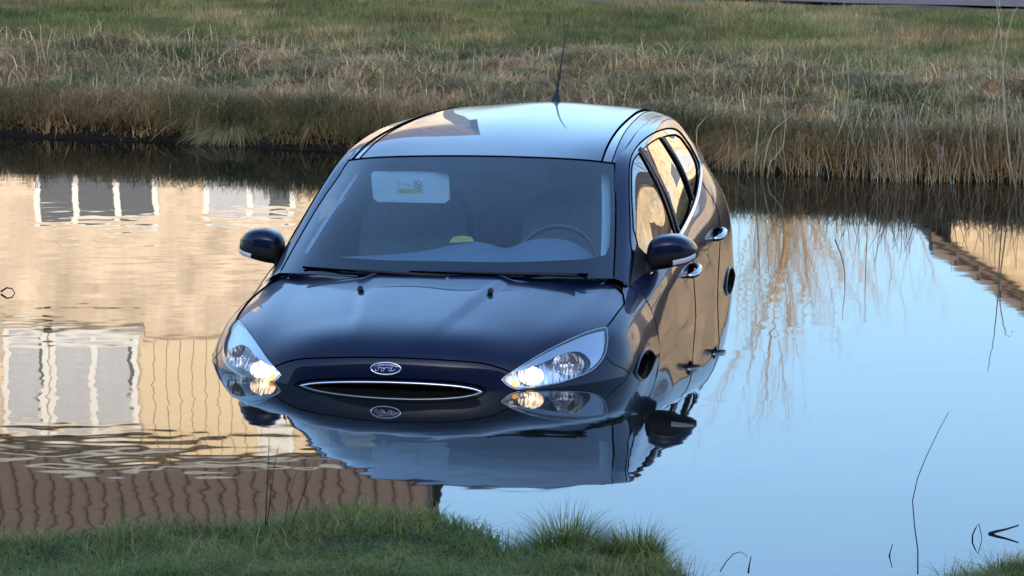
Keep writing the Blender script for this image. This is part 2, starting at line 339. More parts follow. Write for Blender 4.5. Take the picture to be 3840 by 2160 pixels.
M_PAINT = basic('black_paint', (.003,.006,.028), .35, coat=.66, coat_r=.008, spec=.10, coat_ior=1.36)
def dirt_paint():
    """bonnet paint: dried water runs and specks in the lacquer"""
    m, nt, p, o = newmat('black_paint_marked'); L = nt.links.new
    p.inputs['Base Color'].default_value = (.003,.006,.028,1); p.inputs['Roughness'].default_value = .35; p.inputs['Coat IOR'].default_value = 1.36
    p.inputs['Coat Weight'].default_value = .66; p.inputs['Specular IOR Level'].default_value = .15; p.inputs['Coat Roughness'].default_value = .015
    tc = N(nt, 'ShaderNodeTexCoord'); mp = N(nt, 'ShaderNodeMapping'); mp.inputs['Scale'].default_value = (18, 3.2, 1); mp.inputs['Rotation'].default_value = (0, 0, -.5)
    nz = N(nt, 'ShaderNodeTexNoise'); nz.inputs['Scale'].default_value = 1.0; nz.inputs['Detail'].default_value = 3; nz.inputs['Distortion'].default_value = 1.2
    sx = N(nt, 'ShaderNodeSeparateXYZ'); fx = N(nt, 'ShaderNodeMapRange'); fx.inputs['From Min'].default_value = .18; fx.inputs['From Max'].default_value = .38
    mr = N(nt, 'ShaderNodeMapRange'); mr.inputs['From Min'].default_value = .50; mr.inputs['From Max'].default_value = .62; mr.inputs['To Max'].default_value = .11
    mu = N(nt, 'ShaderNodeMath', operation='MULTIPLY')
    sp = N(nt, 'ShaderNodeTexVoronoi'); sp.inputs['Scale'].default_value = 26
    sr = N(nt, 'ShaderNodeMapRange'); sr.inputs['From Min'].default_value = .10; sr.inputs['From Max'].default_value = .04; sr.inputs['To Max'].default_value = .35
    ad = N(nt, 'ShaderNodeMath', operation='ADD'); ad2 = N(nt, 'ShaderNodeMath', operation='ADD'); ad2.inputs[1].default_value = .015
    L(tc.outputs['Object'], mp.inputs[0]); L(mp.outputs[0], nz.inputs['Vector']); L(tc.outputs['Object'], sx.inputs[0]); L(tc.outputs['Object'], sp.inputs['Vector'])
    L(sx.outputs['X'], fx.inputs[0]); L(nz.outputs[0], mr.inputs[0]); L(mr.outputs[0], mu.inputs[0]); L(fx.outputs[0], mu.inputs[1])
    L(sp.outputs['Distance'], sr.inputs[0]); L(mu.outputs[0], ad.inputs[0]); L(sr.outputs[0], ad.inputs[1]); L(ad.outputs[0], ad2.inputs[0]); L(ad2.outputs[0], p.inputs['Coat Roughness'])
    v2 = N(nt, 'ShaderNodeTexVoronoi'); v2.inputs['Scale'].default_value = 17; n4 = N(nt, 'ShaderNodeTexNoise'); n4.inputs['Scale'].default_value = 3.5
    c4 = N(nt, 'ShaderNodeMapRange'); c4.inputs['From Min'].default_value = .085; c4.inputs['From Max'].default_value = .05
    c5 = N(nt, 'ShaderNodeMapRange'); c5.inputs['From Min'].default_value = .48; c5.inputs['From Max'].default_value = .62; c5.inputs['To Max'].default_value = .55
    m4 = N(nt, 'ShaderNodeMath', operation='MULTIPLY'); x4 = N(nt, 'ShaderNodeMix', data_type='RGBA'); x4.inputs[6].default_value = (.003,.006,.028,1); x4.inputs[7].default_value = (.16,.16,.16,1)
    dn = N(nt, 'ShaderNodeTexNoise'); dn.inputs['Scale'].default_value = 5; dn.inputs['Detail'].default_value = 7; d5 = N(nt, 'ShaderNodeMapRange'); d5.inputs['From Min'].default_value = .45; d5.inputs['From Max'].default_value = .75; d5.inputs['To Max'].default_value = .025
    a4 = N(nt, 'ShaderNodeMath', operation='ADD')
    for q_ in (v2, n4, dn): L(tc.outputs['Object'], q_.inputs['Vector'])
    L(v2.outputs['Distance'], c4.inputs[0]); L(n4.outputs[0], c5.inputs[0]); L(c4.outputs[0], m4.inputs[0]); L(c5.outputs[0], m4.inputs[1]); L(dn.outputs[0], d5.inputs[0]); L(m4.outputs[0], a4.inputs[0]); L(d5.outputs[0], a4.inputs[1])
    L(a4.outputs[0], x4.inputs[0]); L(x4.outputs[2], p.inputs['Base Color'])
    return m
M_BONNET = dirt_paint()
M_GLOSSBLACK = basic('gloss_black_trim', (.010,.009,.012), .18, coat=.6)
M_PLASTIC = basic('black_plastic', (.012,.012,.013), .55, spec=.3)
M_SEAM = basic('dark_seam', (.002,.002,.003), .9, spec=.0)
M_CHROME = basic('chrome', (.82,.82,.84), .12, metal=1)
M_SATIN = basic('satin_chrome', (.55,.55,.58), .22, metal=1)
M_WS = glass_mat('windscreen_glass', (.55,.78,.95), 1.9)
M_SG = glass_mat('side_glass', (.45,.50,.47), 1.9)
M_PRIV = glass_mat('privacy_glass', (.30,.33,.31), 1.6)
M_FRIT = basic('windscreen_border', (.003,.003,.005), .6, spec=.1)
M_LENS = glass_mat('headlight_lens', (.93,.94,.95), 1.5)
M_INT = basic('interior_dark', (.16,.16,.17), .8, noise=.25, nscale=20)
M_DASH = basic('dashboard_grey', (.22,.22,.225), .75, noise=.15, nscale=30)
M_PALE = basic('pale_trim', (.72,.72,.68), .8)
M_SEAT = basic('seat_fabric', (.13,.13,.14), .9, noise=.3, nscale=40)

CAR = empty('hatchback_car')
CAR.matrix_world = Matrix(((.982552,.185495,-.013542,-.485448),(-.185503,.982644,.000695,15.021643),(.013436,.001829,.999908,-.673419),(0,0,0,1)))
tag(CAR, 'black hatchback car standing in the canal, water up to its grille, headlights on', 'car')

def smooth_loop(P, closed=True, step=.012, corner=48):
    """Catmull-Rom through 2-D points, kept sharp where the turn exceeds `corner` degrees"""
    P = [np.array(p, float) for p in P]; n = len(P); out = []
    def ang(i):
        a = P[i]-P[(i-1) % n]; b = P[(i+1) % n]-P[i]
        c = np.dot(a, b)/max(np.linalg.norm(a)*np.linalg.norm(b), 1e-9); return math.degrees(math.acos(max(-1, min(1, c))))
    rg = range(n if closed else n-1)
    for i in rg:
        p0, p1, p2, p3 = P[(i-1) % n], P[i], P[(i+1) % n], P[(i+2) % n]
        s1 = (not closed and i == 0) or ang(i) > corner; s2 = (not closed and i == n-2) or ang((i+1) % n) > corner
        t1 = (p2-p1) if s1 else (p2-p0)/2; t2 = (p2-p1) if s2 else (p3-p1)/2
        L_ = np.linalg.norm(p2-p1); lim = 1.2*L_
        for t_ in (t1, t2):
            l = np.linalg.norm(t_)
            if l > lim: t_ *= lim/l
        k = max(1, int(math.ceil(L_/step)))
        for j in range(k):
            t = j/k; out.append((2*t**3-3*t**2+1)*p1+(t**3-2*t**2+t)*t1+(-2*t**3+3*t**2)*p2+(t**3-t**2)*t2)
    if not closed: out.append(P[-1])
    return np.array(out)
def inside(poly, Q):
    x, y = Q[:,0], Q[:,1]; r = np.zeros(len(Q), bool); n = len(poly)
    for i in range(n):
        x1, y1 = poly[i]; x2, y2 = poly[(i+1) % n]
        c = ((y1 > y) != (y2 > y))
        if y1 != y2: r ^= c & (x < (x2-x1)*(y-y1)/(y2-y1)+x1)
    return r
def bonnet_relief(P):
    """raised centre with two creases that spread from the badge to the screen, and an outer crease"""
    X = np.abs(P[:,0]); Y = P[:,1]; t = np.clip((Y-.05)/.95, 0, 1); xc = .135+.135*t; xo = .47+.13*t
    d = X-xc; a = .010*sstep(.02, .40, Y); k = .007
    soft = lambda q: .5*(q+np.sqrt(q*q+k*k))
    dz = -a*np.clip(soft(d)-soft(d-.05), 0, .2)/.05
    e = X-xo; dz += .007*sstep(.05, .4, Y)*np.clip(soft(e)-soft(e-.09), 0, .3)/.09
    return P+np.stack([0*X, 0*X, dz], 1)
def patch(S, loop, holes=(), step=.02, reject=None, f=None, off=0.0):
    """triangulated, trimmed piece of surface S; returns verts, tris, normals"""
    loop = np.asarray(loop); pts = [loop]+[np.asarray(h) for h in holes]
    lo, hi = loop.min(0), loop.max(0)
    gu = np.arange(lo[0]+step/2, hi[0], step); gv = np.arange(lo[1]+step/2, hi[1], step)
    U, V = np.meshgrid(gu, gv, indexing='ij'); Q = np.stack([U.ravel(), V.ravel()], 1)
    keep = inside(loop, Q)
    for h in pts:                                   # keep grid points off the loops
        dm = np.full(len(Q), 9.)
        for c in range(0, len(h), 400): dm = np.minimum(dm, np.sqrt(((Q[:,None]-h[None,c:c+400])**2).sum(2)).min(1))
        keep &= dm > step*.35
    allp = np.concatenate(pts+[Q[keep]]); edges = []; k = 0
    for h in pts: edges += [(k+i, k+(i+1) % len(h)) for i in range(len(h))]; k += len(h)
    r = delaunay_2d_cdt([Vector(p) for p in allp], edges, [], 0, 1e-6)
    uv = np.array([tuple(v) for v in r[0]]); T = np.array([t for t in r[2] if len(t) == 3])
    c = uv[T].mean(1); ok = inside(loop, c)
    for h in pts[1:]: ok &= ~inside(h, c)
    P = S(uv[:,0], uv[:,1])
    T = T[ok]
    if reject is not None: T = T[~reject(P[T].mean(1))]
    if f is not None:
        e = 1e-3; G = lambda u, v: f(S(u, v))
        a = G(np.clip(uv[:,0]+e,0,1), uv[:,1])-G(np.clip(uv[:,0]-e,0,1), uv[:,1]); b = G(uv[:,0], np.clip(uv[:,1]+e,0,1))-G(uv[:,0], np.clip(uv[:,1]-e,0,1))
        n = np.cross(a, b); n /= np.maximum(np.linalg.norm(n, axis=1)[:,None], 1e-12); P = f(P)
    else: n = S.nrm(np.clip(uv[:,0], .0011, .9989), np.clip(uv[:,1], .0011, .9989))
    used = np.unique(T); mp = -np.ones(len(P), int); mp[used] = np.arange(len(used))
    P, n, T = P[used], n[used], mp[T]
    fn = np.cross(P[T[:,1]]-P[T[:,0]], P[T[:,2]]-P[T[:,0]])
    return P, T, n, fn
def orient(P, T, n, fn, ref):
    """flip normals and winding so they point away from ref"""
    s = np.sign(((P-ref)*n).sum(1)); s = np.sign(np.median(s)); n = n*s
    fl = (fn*n[T].mean(1)).sum(1) < 0; T = T.copy(); T[fl] = T[fl][:, ::-1]
    return P, T, n
CARC = np.array([0, 2.2, .7])
def panel(name, S, loop, mat, parent=None, holes=(), both=False, side=1, step=.02, reject=None, f=None, off=0, ref=CARC, smooth=True):
    P, T, n, fn = patch(S, loop, holes, step, reject, f); P, T, n = orient(P, T, n, fn, np.array(ref))
    P = P+n*off; m = np.array([-1, 1, 1])
    if both: P2, n2, T2 = P*m, n*m, T[:, ::-1]+len(P); P, n, T = np.concatenate([P, P2]), np.concatenate([n, n2]), np.concatenate([T, T2])
    elif side < 0: P, n, T = P*m, n*m, T[:, ::-1]
    return mesh(name, P, T, mat, parent if parent is not None else CAR, normals=n)
def line3(S, uv, f=None, side=1, off=0):
    uv = np.asarray(uv); P = S(uv[:,0], uv[:,1])
    if f: P = f(P)
    if off:
        n = S.nrm(np.clip(uv[:,0],.002,.998), np.clip(uv[:,1],.002,.998)); s = np.sign(np.median(((P-CARC)*n).sum(1))); P = P+n*s*off
    if side < 0: P = P*np.array([-1,1,1])
    return P
def seam(S, uv, parent, r=.0028, f=None, sides=(1,-1), name='seam', mat=None, off=-.0006):
    for s in sides: Acc().tube(line3(S, uv, f, s, off), r, 6).obj(name, mat or M_SEAM, parent, True)

# outlines in the surfaces' own (u, v)
HL = [(.255,.343),(.288,.373),(.330,.408),(.371,.440),(.409,.461),(.457,.477),(.520,.493),(.564,.511),(.597,.531),(.516,.563),(.407,.624),(.350,.646),(.295,.650),(.256,.640),(.235,.609),(.222,.551),(.217,.489),(.214,.440),(.216,.398),(.230,.366)]
HLs = smooth_loop(HL, step=.008, corner=62)
iA = int(np.argmin(((HLs-np.array(HL[0]))**2).sum(1))); iB = int(np.argmin(((HLs-np.array(HL[8]))**2).sum(1)))
iS = int(np.argmin(((HLs-np.array(HL[1]))**2).sum(1))); iF = int(np.argmin(((HLs-np.array([.330,.648]))**2).sum(1)))
hl_top = HLs[iS:iB+1]; hl_out = HLs[iB:iF+1]; hl_low = np.concatenate([HLs[iF:], HLs[:iS+1]])
hood_front = smooth_loop([(.358,0),(.353,.082),(.347,.164),(.343,.237),(.337,.281),(.320,.322),(.288,.373)], False)
hood_side = smooth_loop([(.597,.531),(.729,.538),(.858,.552),(.928,.528)], False)
hood_rear = smooth_loop([(.928,.528),(.968,.470),(.977,.40),(.937,.302),(.907,.145),(.901,0)], False)
bf = smooth_loop([tuple(HLs[iF]),(.307,.681),(.299,.714),(.314,.777),(.312,.90),(.308,1.0)], False)
def cat(*a): return np.concatenate([a[0]]+[x[1:] for x in a[1:]])
def seg(a, b, step=.03): return smooth_loop([a, b], False, step)
arch = lambda yc, r, zc=.305: (lambda Q: ((Q[:,1]-yc)**2+(Q[:,2]-zc)**2 < r*r) & (np.abs(Q[:,0]) > .6))
def arch_loop(S, yc, r, zc=.305, x=.9, n=60):
    th = np.linspace(math.radians(18), math.radians(162), n)
    return S.inv(np.array([(x, yc+r*math.cos(t), zc+r*math.sin(t)) for t in th]))
AF, AR = .87, 3.518
ARCHR = .413
# bonnet
bon = cat(hood_front, hl_top, hood_side, hood_rear, seg((.901,0),(.358,0)))[:-1]
BON = panel('bonnet', FRONT, bon, M_BONNET, both=True, step=.014, f=bonnet_relief)
seam(FRONT, hood_front, BON, .0035); seam(FRONT, hood_side, BON, .0035); seam(FRONT, hood_rear[:12], BON)
# bumper with grille opening
gr_top = smooth_loop([(.246,0),(.244,.083),(.2385,.166),(.229,.233),(.213,.280),(.182,.302)], False)
gr = np.concatenate([gr_top, [(.15,.30),(.08,.24),(.07,.12),(.07,0.)]])
bum = cat(hood_front[::-1], seg((.358,0),tuple(gr_top[0])), gr_top, np.array([(.182,.302),(.15,.30),(.08,.24),(.07,.12),(.07,0.)]), seg((.07,0),(0,0)), seg((0,0),(0,1)), seg((0,1),(.308,1)), bf[::-1], hl_low)[:-1]
# (hl_low runs from the fender seam back to the bonnet corner)
rejF = arch(AF, ARCHR)
BUM = panel('front_bumper', FRONT, bum, M_PAINT, both=True, step=.016, reject=None)
seam(FRONT, bf[:-4], BUM, .0022)
GRI = empty('grille', parent=CAR)
rim = line3(FRONT, gr, None, 1, .002); rim = np.concatenate([rim[::-1]*np.array([-1,1,1]), rim[1:]])
Acc().tube(rim, .0060, 8).obj('chrome_surround', M_CHROME, GRI, True)
rim2 = line3(FRONT, gr_top+np.array([.013,.006])*np.linspace(1,1,len(gr_top))[:,None]*np.where(gr_top[:,1:]<.01, [1,0], [1,1]), None, 1, -.0015)
Acc().tube(np.concatenate([rim2[::-1]*np.array([-1,1,1]), rim2[1:]]), .0045, 6).obj('surround_step', M_SEAM, GRI, True)
a = Acc(); xs_ = np.linspace(-.44, .44, 40)
a.add([(x, .075+.35*x*x, z) for z in (.42,.73) for x in xs_], [(i, i+1, 41+i, 40+i) for i in range(39)]); a.obj('grille_backing', M_SEAM, GRI, True)
for z in (.69, .655, .62, .585, .55, .515, .48):
    w = .30 if z > .68 else .40
    Acc().tube([(x, .045+.36*x*x, z) for x in np.linspace(-w, w, 25)], .0055, 6).obj('grille_bar', M_PLASTIC, GRI, True)
# fenders
fen = cat(hl_out[::-1], hood_side, seg((.928,.528),(1,.50)), seg((1,.50),(1,1)), seg((1,1),(.308,1)), bf[::-1])[:-1]
alF = arch_loop(FRONT, AF, ARCHR)
for s in (1, -1):
    FE = panel('fender', FRONT, fen, M_PAINT, side=s, holes=[alF[2:-2]] if False else (), step=.016, reject=rejF)
    lip = line3(FRONT, arch_loop(FRONT, AF, ARCHR), None, s, .004); Acc().tube(lip, .006, 8).obj('arch_lip', M_PAINT, FE, True)
    ln = Acc(); ths = np.linspace(math.radians(10), math.radians(170), 24)
    ln.add([(s*x, AF+.40*math.cos(t), .305+.40*math.sin(t)) for x in (.60,.885) for t in ths], [(i, i+1, 25+i, 24+i) for i in range(23)])
    ln.add([(s*.60, AF+.40*math.cos(t), .305+.40*math.sin(t)) for t in ths], [tuple(range(24))])
    ln.obj('wheel_arch_liner', M_SEAM, FE, True)
# scuttle panel between bonnet and windscreen
cw = cat(hood_rear[::-1], np.array([(.928,.528),(.968,.47),(1,.47)])[1:] if False else seg(tuple(hood_rear[0]),(1,.50)), seg((1,.50),(1,0)), seg((1,0),(.901,0)))[:-1]
panel('scuttle_panel', FRONT, cw, M_PLASTIC, both=True, step=.02, off=-.012)
# badge
BAD = empty('badge', parent=CAR)
uvb = FRONT.inv(np.array([[0,.018,.757]]))[0]; cb = FRONT(*uvb)[0]; nb = FRONT.nrm(*uvb)[0]; nb = nb*np.sign((cb-CARC) @ nb)
ex = np.array([1,0,0.]); ez = np.cross(ex, nb); ez = ez*np.sign(ez[2])
def onb(x, z, d): return cb+ex*x+ez*z+nb*(d-.45*x*x)
th = np.linspace(0, 2*math.pi, 49)[:-1]; RX, RZ = .0600, .0235
vb = [onb(0,0,.009)]+[onb(RX*.97*k*math.cos(t), RZ*.97*k*math.sin(t), .009-.004*k**4) for k in (.35,.7,.9,1) for t in th]
fb = [(0,1+i,1+(i+1)%48) for i in range(48)]+[(1+48*r+i,1+48*(r+1)+i,1+48*(r+1)+(i+1)%48,1+48*r+(i+1)%48) for r in range(3) for i in range(48)]
mesh('badge_oval', vb, fb, basic('badge_blue', (.010,.028,.12), .2, coat=1), BAD)
Acc().tube([onb(RX*math.cos(t), RZ*math.sin(t), .006) for t in np.linspace(0,2*math.pi,49)], .0034, 8, False).obj('badge_rim', M_CHROME, BAD, True)
strokes = [ # the script lettering, F o r d, in badge millimetres
 [(-31,5),(-26,11),(-16,13),(-6,11)], [(-18,12),(-21,3),(-26,-6),(-31,-9),(-35,-6),(-33,-2)], [(-26,2),(-19,3),(-14,3)],
 [(-11,2),(-15,-3),(-13,-8),(-8,-8),(-5,-3),(-7,2),(-11,2)], [(-3,3),(-4,-3),(-6,-9)], [(-4,-3),(0,3),(5,4),(8,1)],
 [(19,1),(14,3),(10,-3),(12,-8),(17,-7),(20,-1)], [(29,14),(23,6),(19,-3),(20,-8),(26,-7),(32,-2)]]
lt = Acc()
for st in strokes:
    q = smooth_loop([(a_/1000*1.22, b_/1000*1.12) for a_, b_ in st], False, .002, 80)
    lt.tube([onb(x, z, .0098) for x, z in q], .0015, 5)
lt.obj('badge_lettering', M_CHROME, BAD, True)

# headlights
M_REF = None
def reflector_mat(rough=.26, bump=.6):
    m, nt, p, o = newmat('headlight_reflector'); L = nt.links.new
    p.inputs['Base Color'].default_value = (.86,.87,.90,1); p.inputs['Metallic'].default_value = 1; p.inputs['Roughness'].default_value = rough
    tc = N(nt, 'ShaderNodeTexCoord'); mp = N(nt, 'ShaderNodeMapping'); mp.inputs['Scale'].default_value = (75, 20, 9)
    vo = N(nt, 'ShaderNodeTexVoronoi'); vo.inputs['Scale'].default_value = 1.0
    bp = N(nt, 'ShaderNodeBump'); bp.inputs['Strength'].default_value = bump; bp.inputs['Distance'].default_value = .010
    L(tc.outputs['Object'], mp.inputs[0]); L(mp.outputs[0], vo.inputs['Vector']); L(vo.outputs['Distance'], bp.inputs['Height']); L(bp.outputs[0], p.inputs['Normal'])
    return m
M_REF = reflector_mat(); M_BEZ = basic('silver_bezel', (.62,.63,.66), .20, metal=1)
M_BULB = basic('lit_bulb', (1,.9,.75), .4, emis=(1,.74,.46), estr=1.7)
M_AMBER = basic('amber_bulb', (.8,.25,.03), .3, emis=(1,.35,.05), estr=.6)
M_BOWL = reflector_mat(.40, .6)
hlc = HLs.mean(0)
for s in (1, -1):
    HE = empty('headlight', parent=CAR)
    panel('lens', FRONT, HLs, M_LENS, HE, side=s, step=.012, off=.001)
    inn = HLs+(hlc-HLs)*.06
    P, T, n, fn = patch(FRONT, inn, step=.012); P, T, n = orient(P, T, n, fn, CARC)
    dep = .055+.05*np.clip((P[:,0]-.45)/.35, 0, 1)
    P2 = P+np.stack([-.15*dep, dep, -.25*dep], 1); m_ = np.array([s,1,1]); T_ = T if s > 0 else T[:, ::-1]
    mesh('reflector', P2*m_, T_, M_REF, HE)
    # bright rim around the lens and the walls of the lamp pod
    lo = line3(FRONT, HLs, None, s, -.002); li = np.array([p for p in line3(FRONT, inn, None, 1, 0)])
    d2 = .055+.05*np.clip((li[:,0]-.45)/.35, 0, 1); li = (li+np.stack([-.15*d2, d2, -.25*d2], 1))*m_
    k = len(lo); mesh('pod_wall', np.concatenate([lo, li]), [(i, (i+1) % k, k+(i+1) % k, k+i) for i in range(k)], M_SATIN, HE)
    Acc().tube(np.concatenate([lo, lo[:1]]), .0026, 6, False).obj('lens_gasket', M_SEAM, HE, True)
    li2 = line3(FRONT, HLs+(hlc-HLs)*.035, None, s, -.001); Acc().tube(np.concatenate([li2, li2[:1]]), .0022, 6, False).obj('lens_edge', M_SATIN, HE, True)
    # bright upper bezel inside the lens
    bz = np.concatenate([hl_top, smooth_loop([(.597,.531),(.516,.561),(.407,.620),(.350,.641),(.300,.643),(.262,.632)], False, .012), smooth_loop([(.262,.632),(.302,.617),(.349,.577),(.368,.541),(.356,.502),(.327,.469),(.291,.408),(.288,.376)], False, .012)[1:-1]])
    bz = bz+(hlc-bz)*.03
    panel('bezel', FRONT, bz, M_BEZ, HE, side=s, step=.012, off=-.010)
    # lamp bowls: parabolas facing forward; the inner one is lit
    for nm, uvc, R_, bm in (('dipped_beam', (.262,.438), .046, M_BULB), ('main_beam', (.296,.543), .056, None)):
        c = FRONT(*uvc)[0]+np.array([-.004,.028,-.004]); bw = Acc(); V_ = []; F_ = []
        ax = np.array([-.04,-1,.05]); ax /= np.linalg.norm(ax); e1 = np.cross(ax, [0,0,1.]); e1 /= np.linalg.norm(e1); e2 = np.cross(e1, ax)
        for i in range(9):
            r = R_*i/8
            for j in range(28): t = 2*math.pi*j/28; V_.append((c+e1*r*1.15*math.cos(t)+e2*r*.80*math.sin(t)-ax*.040*(1-(i/8)**2))*m_)
        F_ = [(i*28+j, i*28+(j+1) % 28, (i+1)*28+(j+1) % 28, (i+1)*28+j) for i in range(8) for j in range(28)]
        B = mesh(nm, V_, F_, M_BOWL if bm else M_REF, HE)
        bc = (c-ax*.018)
        Acc().tube([(bc+ax*t_)*m_ for t_ in (-.02,-.012,.0,.012,.018)], [.006,.010,.0115,.010,.004], 10).obj(nm+'_bulb', bm or M_SATIN, HE, True)
    c = FRONT(.234,.382)[0]+np.array([.008,.018,.0])
    Acc().tube([(c+np.array([0,t_,0]))*m_ for t_ in (-.012,-.004,.006,.016)], [.004,.011,.012,.008], 10).obj('indicator_bulb', M_AMBER, HE, True)

# windscreen
full = lambda u0, u1, v0, v1: cat(seg((u0,v0),(u1,v0),.05), seg((u1,v0),(u1,v1),.05), seg((u1,v1),(u0,v1),.05), seg((u0,v1),(u0,v0),.05))[:-1]
WSC = panel('windscreen', WS, full(0,1,0,1), M_WS, both=True, step=.03)
clear = smooth_loop([(.135,0),(.135,.4),(.15,.78),(.19,.93),(.30,.955),(.80,.945),(.90,.92),(.945,.84),(.955,.55),(.935,.36),(.885,.24),(.862,.12),(.860,0)], False, .02)
fr_ = cat(seg((0,0),(.135,0)), clear, seg((.86,0),(1,0)), seg((1,0),(1,1)), seg((1,1),(0,1)), seg((0,1),(0,0)))[:-1]
panel('black_border', WS, fr_, M_FRIT, WSC, both=True, step=.03, off=-.003)
seam(WS, np.stack([np.linspace(0.02,1,40), np.full(40,.999)],1), WSC, .004)
seam(WS, np.stack([np.full(30,.999), np.linspace(0,1,30)],1), WSC, .005)
# roof
d1 = smooth_loop([(0,.885),(.105,.845),(.208,.822),(.344,.808),(.483,.800),(.635,.79),(.861,.760),(1,.74)], False)
d2 = smooth_loop([(0,.972),(.123,.932),(.226,.906),(.345,.888),(.493,.872),(.642,.858),(.823,.84),(1,.82)], False)
panel('roof_panel', ROOF, cat(seg((0,0),tuple(d1[0])), d1, seg((1,.74),(1,0)), seg((1,0),(0,0)))[:-1], M_BONNET, both=True, step=.02)
for s in (1, -1):
    RM = panel('roof_moulding', ROOF, np.concatenate([d1, d2[::-1]]), M_GLOSSBLACK, side=s, step=.02, off=-.004)
    seam(ROOF, d1, RM, .0045, sides=(s,)); seam(ROOF, d2, RM, .0030, sides=(s,))
    panel('roof_rail', ROOF, cat(d2, seg((1,.82),(1,1)), seg((1,1),(0,1)), seg((0,1),tuple(d2[0])))[:-1], M_PAINT, side=s, step=.02)
# side frames, windows
DLO = [(.060,.72),(.085,.36),(.109,.249),(.172,.214),(.230,.212),(.291,.208),(.335,.190),(.386,.172),(.445,.172),(.521,.213),(.626,.269),(.740,.313),(.805,.35),(.826,.42),(.818,.532),(.803,.687),(.800,.827),(.800,.93),(.794,1.0)]
dlo_top = smooth_loop(DLO, False, .012, 60)
dlo = cat(dlo_top, seg((.794,1.0),(.05,1.0)), seg((.05,1.0),(.060,.72)))[:-1]
GF = smooth_loop([(.118,.56),(.143,.310),(.196,.280),(.248,.276),(.290,.268),(.330,.262),(.371,.270),(.4,.285),(.388,.486),(.376,.70),(.352,.985),(.23,.985),(.16,.97)], step=.012, corner=40)
G2 = smooth_loop([(.435,.292),(.507,.320),(.587,.350),(.583,.536),(.582,.729),(.587,.955),(.50,.985),(.395,.985),(.410,.80),(.423,.640),(.432,.45)], step=.012, corner=40)
GQ = smooth_loop([(.625,.369),(.700,.395),(.765,.425),(.788,.496),(.779,.638),(.773,.849),(.760,.930),(.700,.97),(.622,.97),(.617,.758),(.619,.546)], step=.012, corner=40)
upf = cat(seg((0,0),(1,0)), seg((1,0),(1,1)), seg((1,1),(.794,1)), dlo_top[::-1], seg((.060,.72),(.05,1)), seg((.05,1),(0,1)), seg((0,1),(0,0)))[:-1]
